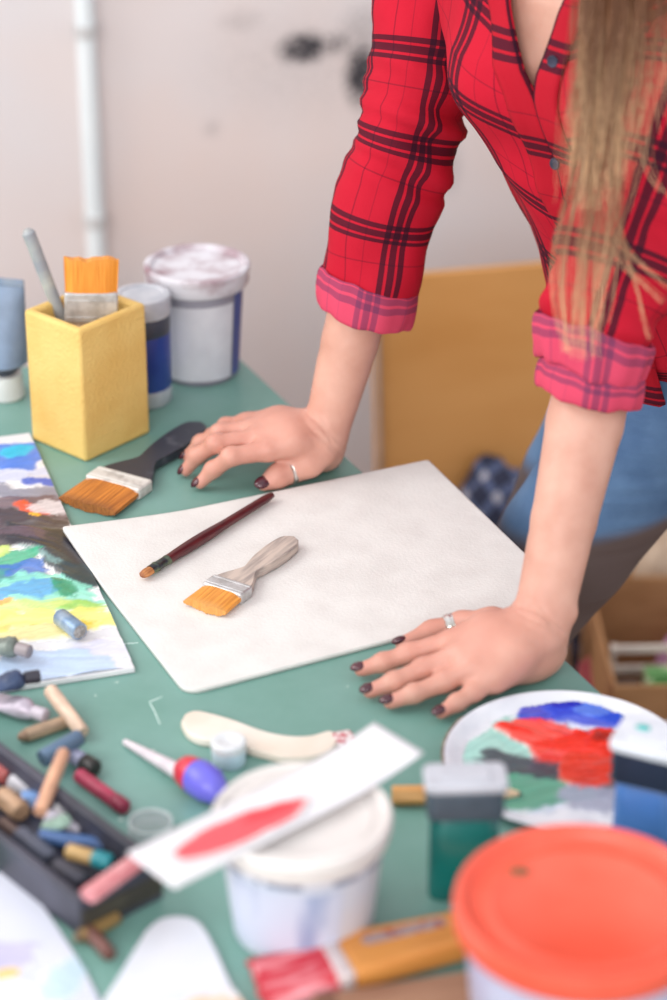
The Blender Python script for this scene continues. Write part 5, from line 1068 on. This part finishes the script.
cf = [np.array([.195, 1.985, 1.255]), np.array([.140, 2.032, 1.248])] + [np.array(dp(*c)) for c in ((440, -70, 2.075), (429, 0, 2.09), (423, 50, 2.097), (415, 100, 2.105), (404, 150, 2.117), (390, 190, 2.128), (380, 232, 2.142), (374, 270, 2.152), (369, 300, 2.158))]
V, Uv, P, frm, Rr = sleeve(cf, [.030, .048, .052, .048, .0465, .0465, .0475, .0478, .0468, .0450, .0425], 1, wr_far, u0=.052)
gridmesh('sleeve', V - np.array(PLOC), M_shirt, sh, wrap=True, uv=Uv)
def wr_near(q, a, s_): return .004 * np.sin(s_ * 120 + 2 * np.sin(a + 1)) * np.exp(-((q - .75) / .25) ** 2) + .003 * np.sin(a * 3 + s_ * 22) + .0015 * np.sin(s_ * 260 + a * 2)
cn = [np.array([.262, 1.925, 1.268]), np.array([.296, 1.885, 1.262]), np.array(dp(716, 0, 1.905)), np.array(dp(690, 70, 1.900)), np.array(dp(655, 170, 1.890)), np.array(dp(622, 260, 1.888)), np.array(dp(601, 325, 1.888)), np.array(dp(594, 352, 1.888))]
Vn, Uvn, Pn, frn, Rn = sleeve(cn, [.034, .054, .064, .064, .060, .053, .046, .043], 2, wr_near, u0=.03)
gridmesh('sleeve', Vn - np.array(PLOC), M_shirt, sh, wrap=True, uv=Uvn)
def cuff(a0, a1, prof, amp, seed, tilt=(0, 0), name='cuff', n=72):
    """a rolled cuff: closed profile (along, radius) swept round the axis a0->a1; tilt leans its rim"""
    a0, a1 = np.array(a0), np.array(a1); t_ = a1 - a0; t_ /= np.linalg.norm(t_); u = -_f - t_ * (-_f @ t_); u /= np.linalg.norm(u); r_ = np.cross(t_, u); m_ = len(prof); V = np.zeros((n, m_ + 1, 3)); Uv = np.zeros((n + 1, m_ + 1, 2))
    for i in range(n):
        a = 2 * PI * i / n
        for j in range(m_ + 1):
            s_, rd = prof[j % m_]; w_ = amp * (math.sin(3 * a + seed + s_ * 60) + .6 * math.sin(7 * a + seed * 2 - s_ * 90) + .4 * math.sin(13 * a + seed))
            dirn = math.cos(a) * r_ + math.sin(a) * u; V[i, j] = a0 + t_ * (s_ + tilt[0] * math.cos(a) + tilt[1] * math.sin(a) + w_ * .8) + dirn * (rd + w_)
    for i in range(n + 1): Uv[i, :, 0] = i / n * .31 + .02; Uv[i, :, 1] = np.arange(m_ + 1) / m_ * .085
    vs = np.concatenate([V, V[:1]]); o = gridmesh(name, vs - np.array(PLOC), M_cuff, sh, uv=Uv); o.modifiers.new('s', 'SUBSURF').render_levels = 1; return o
pf = lambda L_, r0, r1, t_: [(0, r0), (.002, r0 + .003), (L_ * .5, (r0 + r1) / 2 + .004), (L_ - .002, r1 + .003), (L_, r1), (L_ - .001, r1 - t_), (L_ * .5, (r0 + r1) / 2 - t_), (.001, r0 - t_)]
cuff(dp(371, 278, 2.152), dp(364, 318, 2.166), pf(.037, .0445, .0430, .006), .0011, 1.2, (-.0045, 0))
cuff(dp(594, 366, 1.888), dp(589, 396, 1.895), pf(.026, .0405, .0415, .006), .0012, 2.0, (-.003, 0))
cuff(dp(596, 326, 1.886), dp(590, 368, 1.890), pf(.038, .0465, .0420, .006), .0022, .4, (-.008, .004))

# --- hair: long strands from the head, over the near shoulder
def hair_material():
    m, N, L, b = newmat('blond_hair'); a = N.new('ShaderNodeAttribute'); a.attribute_name = 'Col'; L.new(a.outputs['Color'], b.inputs['Base Color']); b.inputs['Roughness'].default_value = .42; b.inputs['Specular IOR Level'].default_value = .4
    b.inputs['Subsurface Weight'].default_value = 0; return m
hv = []; hf = []; hc = []
root_c, mid_c, tip_c = np.array(lin((84, 52, 35))), np.array(lin((126, 82, 54))), np.array(lin((238, 194, 148)))
def strand(P, r, tone, n=26):
    Q = catmull(P, n); b0 = len(hv); up_ = np.array([.3, .7, .1])
    for i in range(n):
        t_ = Q[min(i + 1, n - 1)] - Q[max(i - 1, 0)]; t_ /= np.linalg.norm(t_) + 1e-9; u = np.cross(t_, up_); u /= np.linalg.norm(u) + 1e-9; v = np.cross(t_, u); q = i / (n - 1); rr = r * (1 - .75 * q ** 3)
        qm = .66; c = (root_c * (1 - q / qm) + mid_c * q / qm) if q < qm else (mid_c * (1 - (q - qm) / (1 - qm)) + tip_c * (q - qm) / (1 - qm)); c = c * tone
        for k in range(3):
            an = 2 * PI * k / 3; hv.append(tuple(Q[i] + (u * math.cos(an) + v * math.sin(an)) * rr - np.array(PLOC))); hc.append(c)
    for i in range(n - 1):
        for k in range(3): hf.append((b0 + i * 3 + k, b0 + i * 3 + (k + 1) % 3, b0 + (i + 1) * 3 + (k + 1) % 3, b0 + (i + 1) * 3 + k))
rg = np.random.default_rng(5)
def lock(ctrl, count, spread, tspread, r=.00045, cmin=.9):
    """ctrl: (px, py, depth) guide points of a hanging lock; strands fan round it"""
    G_ = np.array([hp(-.002, -.058, .088), hp(-.012, -.090, .0)] + [dp(*c) for c in ctrl[1:]]); n = len(G_)
    for _ in range(count):
        o0 = rg.normal(0, 1, 3) * np.array([1, .8, .25]); o1 = rg.normal(0, 1, 3) * np.array([1, .8, .3]); cut = rg.uniform(cmin, 1.0); P = []
        for i in range(n):
            q = i / (n - 1); P.append(G_[i] + (o0 * (1 - q) * spread + o1 * q * tspread) + np.array([.0025 * math.sin(q * 7 + o0[0] * 3), 0, 0]))
        P = catmull(P, 40); P = P[:max(8, int(40 * cut))][::3]
        strand(P, r * rg.uniform(.7, 1.25), rg.uniform(.72, 1.2))
hr = hp(-.02, -.076, .01)                                              # by the near ear
def top(dx=0, dz=0): return None
def wisp(pts, n, s0=.012, s1=.004, r=.00042, cmin=None): lock([(640 + (pts[0][0] - 610) * .35, -225, 1.81), ((640 + pts[0][0]) / 2, -100, 1.765)] + [(x, y, 1.735 + .00005 * max(0, y)) for x, y in pts], n, s0, s1, r, cmin or (.66 if n > 80 else .88))
# the dense upper mass, most of it ending above the cuff
wisp([(606, 0), (600, 70), (594, 130), (590, 190), (580, 235)], 190, .013, .010)
wisp([(622, 0), (616, 70), (610, 130), (604, 185), (596, 225)], 210, .013, .009)
wisp([(596, 0), (590, 70), (584, 130), (580, 180), (574, 225)], 90, .010, .007)
wisp([(640, 0), (634, 70), (626, 130), (616, 175), (606, 215)], 90, .014, .009)
wisp([(588, 0), (582, 60), (577, 120), (573, 170), (568, 205)], 26, .006, .004)
wisp([(664, -10), (668, 40), (672, 90), (682, 150)], 34, .014, .012)
# single long wisps reaching the cuff
wisp([(600, 20), (588, 120), (566, 215), (557, 270), (562, 320), (572, 352)], 9, .008, .0016)
wisp([(602, 20), (592, 120), (574, 215), (564, 270), (566, 330), (570, 385)], 15, .008, .0022)
wisp([(606, 20), (598, 120), (584, 210), (578, 280), (580, 340), (585, 388)], 18, .008, .0024)
wisp([(606, 20), (600, 120), (592, 210), (583, 280), (576, 340), (571, 380)], 9, .008, .0016)
wisp([(612, 20), (606, 120), (598, 210), (593, 280), (592, 340), (596, 380)], 15, .008, .0026)
wisp([(618, 20), (612, 120), (612, 200), (604, 260), (598, 320), (594, 378)], 12, .008, .0018)
wisp([(626, 20), (622, 120), (620, 190), (610, 245), (600, 300), (598, 350)], 10, .009, .002)
wisp([(620, 20), (616, 130), (622, 200), (616, 260), (610, 310), (604, 345)], 5, .008, .0016)
wisp([(606, 20), (598, 140), (604, 215), (622, 262), (652, 292), (678, 318)], 7, .008, .0018)
wisp([(610, 20), (602, 140), (612, 225), (634, 258), (662, 282), (685, 300)], 5, .008, .0016)
wisp([(616, 20), (610, 150), (624, 240), (640, 290), (648, 330), (653, 350)], 4, .008, .0014)
wisp([(640, 20), (640, 110), (646, 165), (664, 195), (690, 215)], 4, .010, .003)
# scalp: combed strands covering the skull, falling behind and on the far side
for _ in range(1500):
    d = rg.normal(0, 1, 3); d /= np.linalg.norm(d)
    if d[0] > .52 and d[2] < .55: continue
    if d[2] < -.35: continue
    rt_ = HC + HM.T @ (d * np.array([.098, .079, .092]) + np.array([-.012, 0, .022])); sd = -1 if d[1] < 0 else 1
    o1 = rg.normal(0, 1, 3) * .012; ds = np.array([-.25 - .25 * rg.random(), sd, -.15]); ds /= np.linalg.norm(ds); way = []
    for tq in (.3, .6, .95):
        m = d * (1 - tq) + ds * tq; m /= np.linalg.norm(m); way.append(HC + HM.T @ (m * np.array([.102, .083, .096]) * (1 + .05 * rg.random()) + np.array([-.012, 0, .022])))
    if sd < 0: e1, e2 = np.array([.325, 1.905, 1.37]) + o1 * 1.2, np.array([.395, 1.955, 1.17]) + o1 * 2.2
    else: e1, e2 = np.array([.255, 2.03, 1.37]) + o1 * 1.2, np.array([.300, 2.085, 1.16]) + o1 * 2
    if d[0] < -.45 and abs(d[1]) < .6: way = way[:1]; e1, e2 = np.array([.335, 1.99, 1.37]) + o1 * 2, np.array([.385, 2.045, 1.14]) + o1 * 3
    strand([rt_] + way + [e1, (e1 + e2) / 2 + o1 * .4, e2], .0010 * rg.uniform(.7, 1.2), rg.uniform(.7, 1.05), 18)
me = bpy.data.meshes.new('hair'); me.from_pydata(hv, [], hf); me.update(); ca = me.color_attributes.new('Col', 'FLOAT_COLOR', 'POINT'); c4 = np.ones((len(hv), 4), np.float32); c4[:, :3] = np.clip(np.array(hc), 0, 1); ca.data.foreach_set('color', c4.ravel())
finish(me, 'hair', hair_material(), person, True, ang=180)
# hair cap under the strands
mb = MB(); mb.ellipsoid((0, 0, 0), (.0985, .0795, .0920), Matrix(tuple(map(tuple, HM))).transposed(), 32, 20)
oc = HC + HM.T @ np.array([-.014, 0, .023]) - np.array(PLOC); keepv = []
mb.v = [tuple(Vector(oc) + Vector(v_)) for v_ in mb.v]
kf = []
for f_ in mb.f:
    c_ = np.mean([mb.v[i] for i in f_], 0) - oc; l_ = HM @ c_ / np.array([.0985, .0795, .092])
    if not (l_[0] > .5 and l_[2] < .5) and l_[2] > -.5: kf.append(f_)
mb.f = kf; sc_ = mb.build('scalp_hair', mat('scalp_hair', (98, 68, 48), .6, (84, 56, 40), 40), person, ang=180)
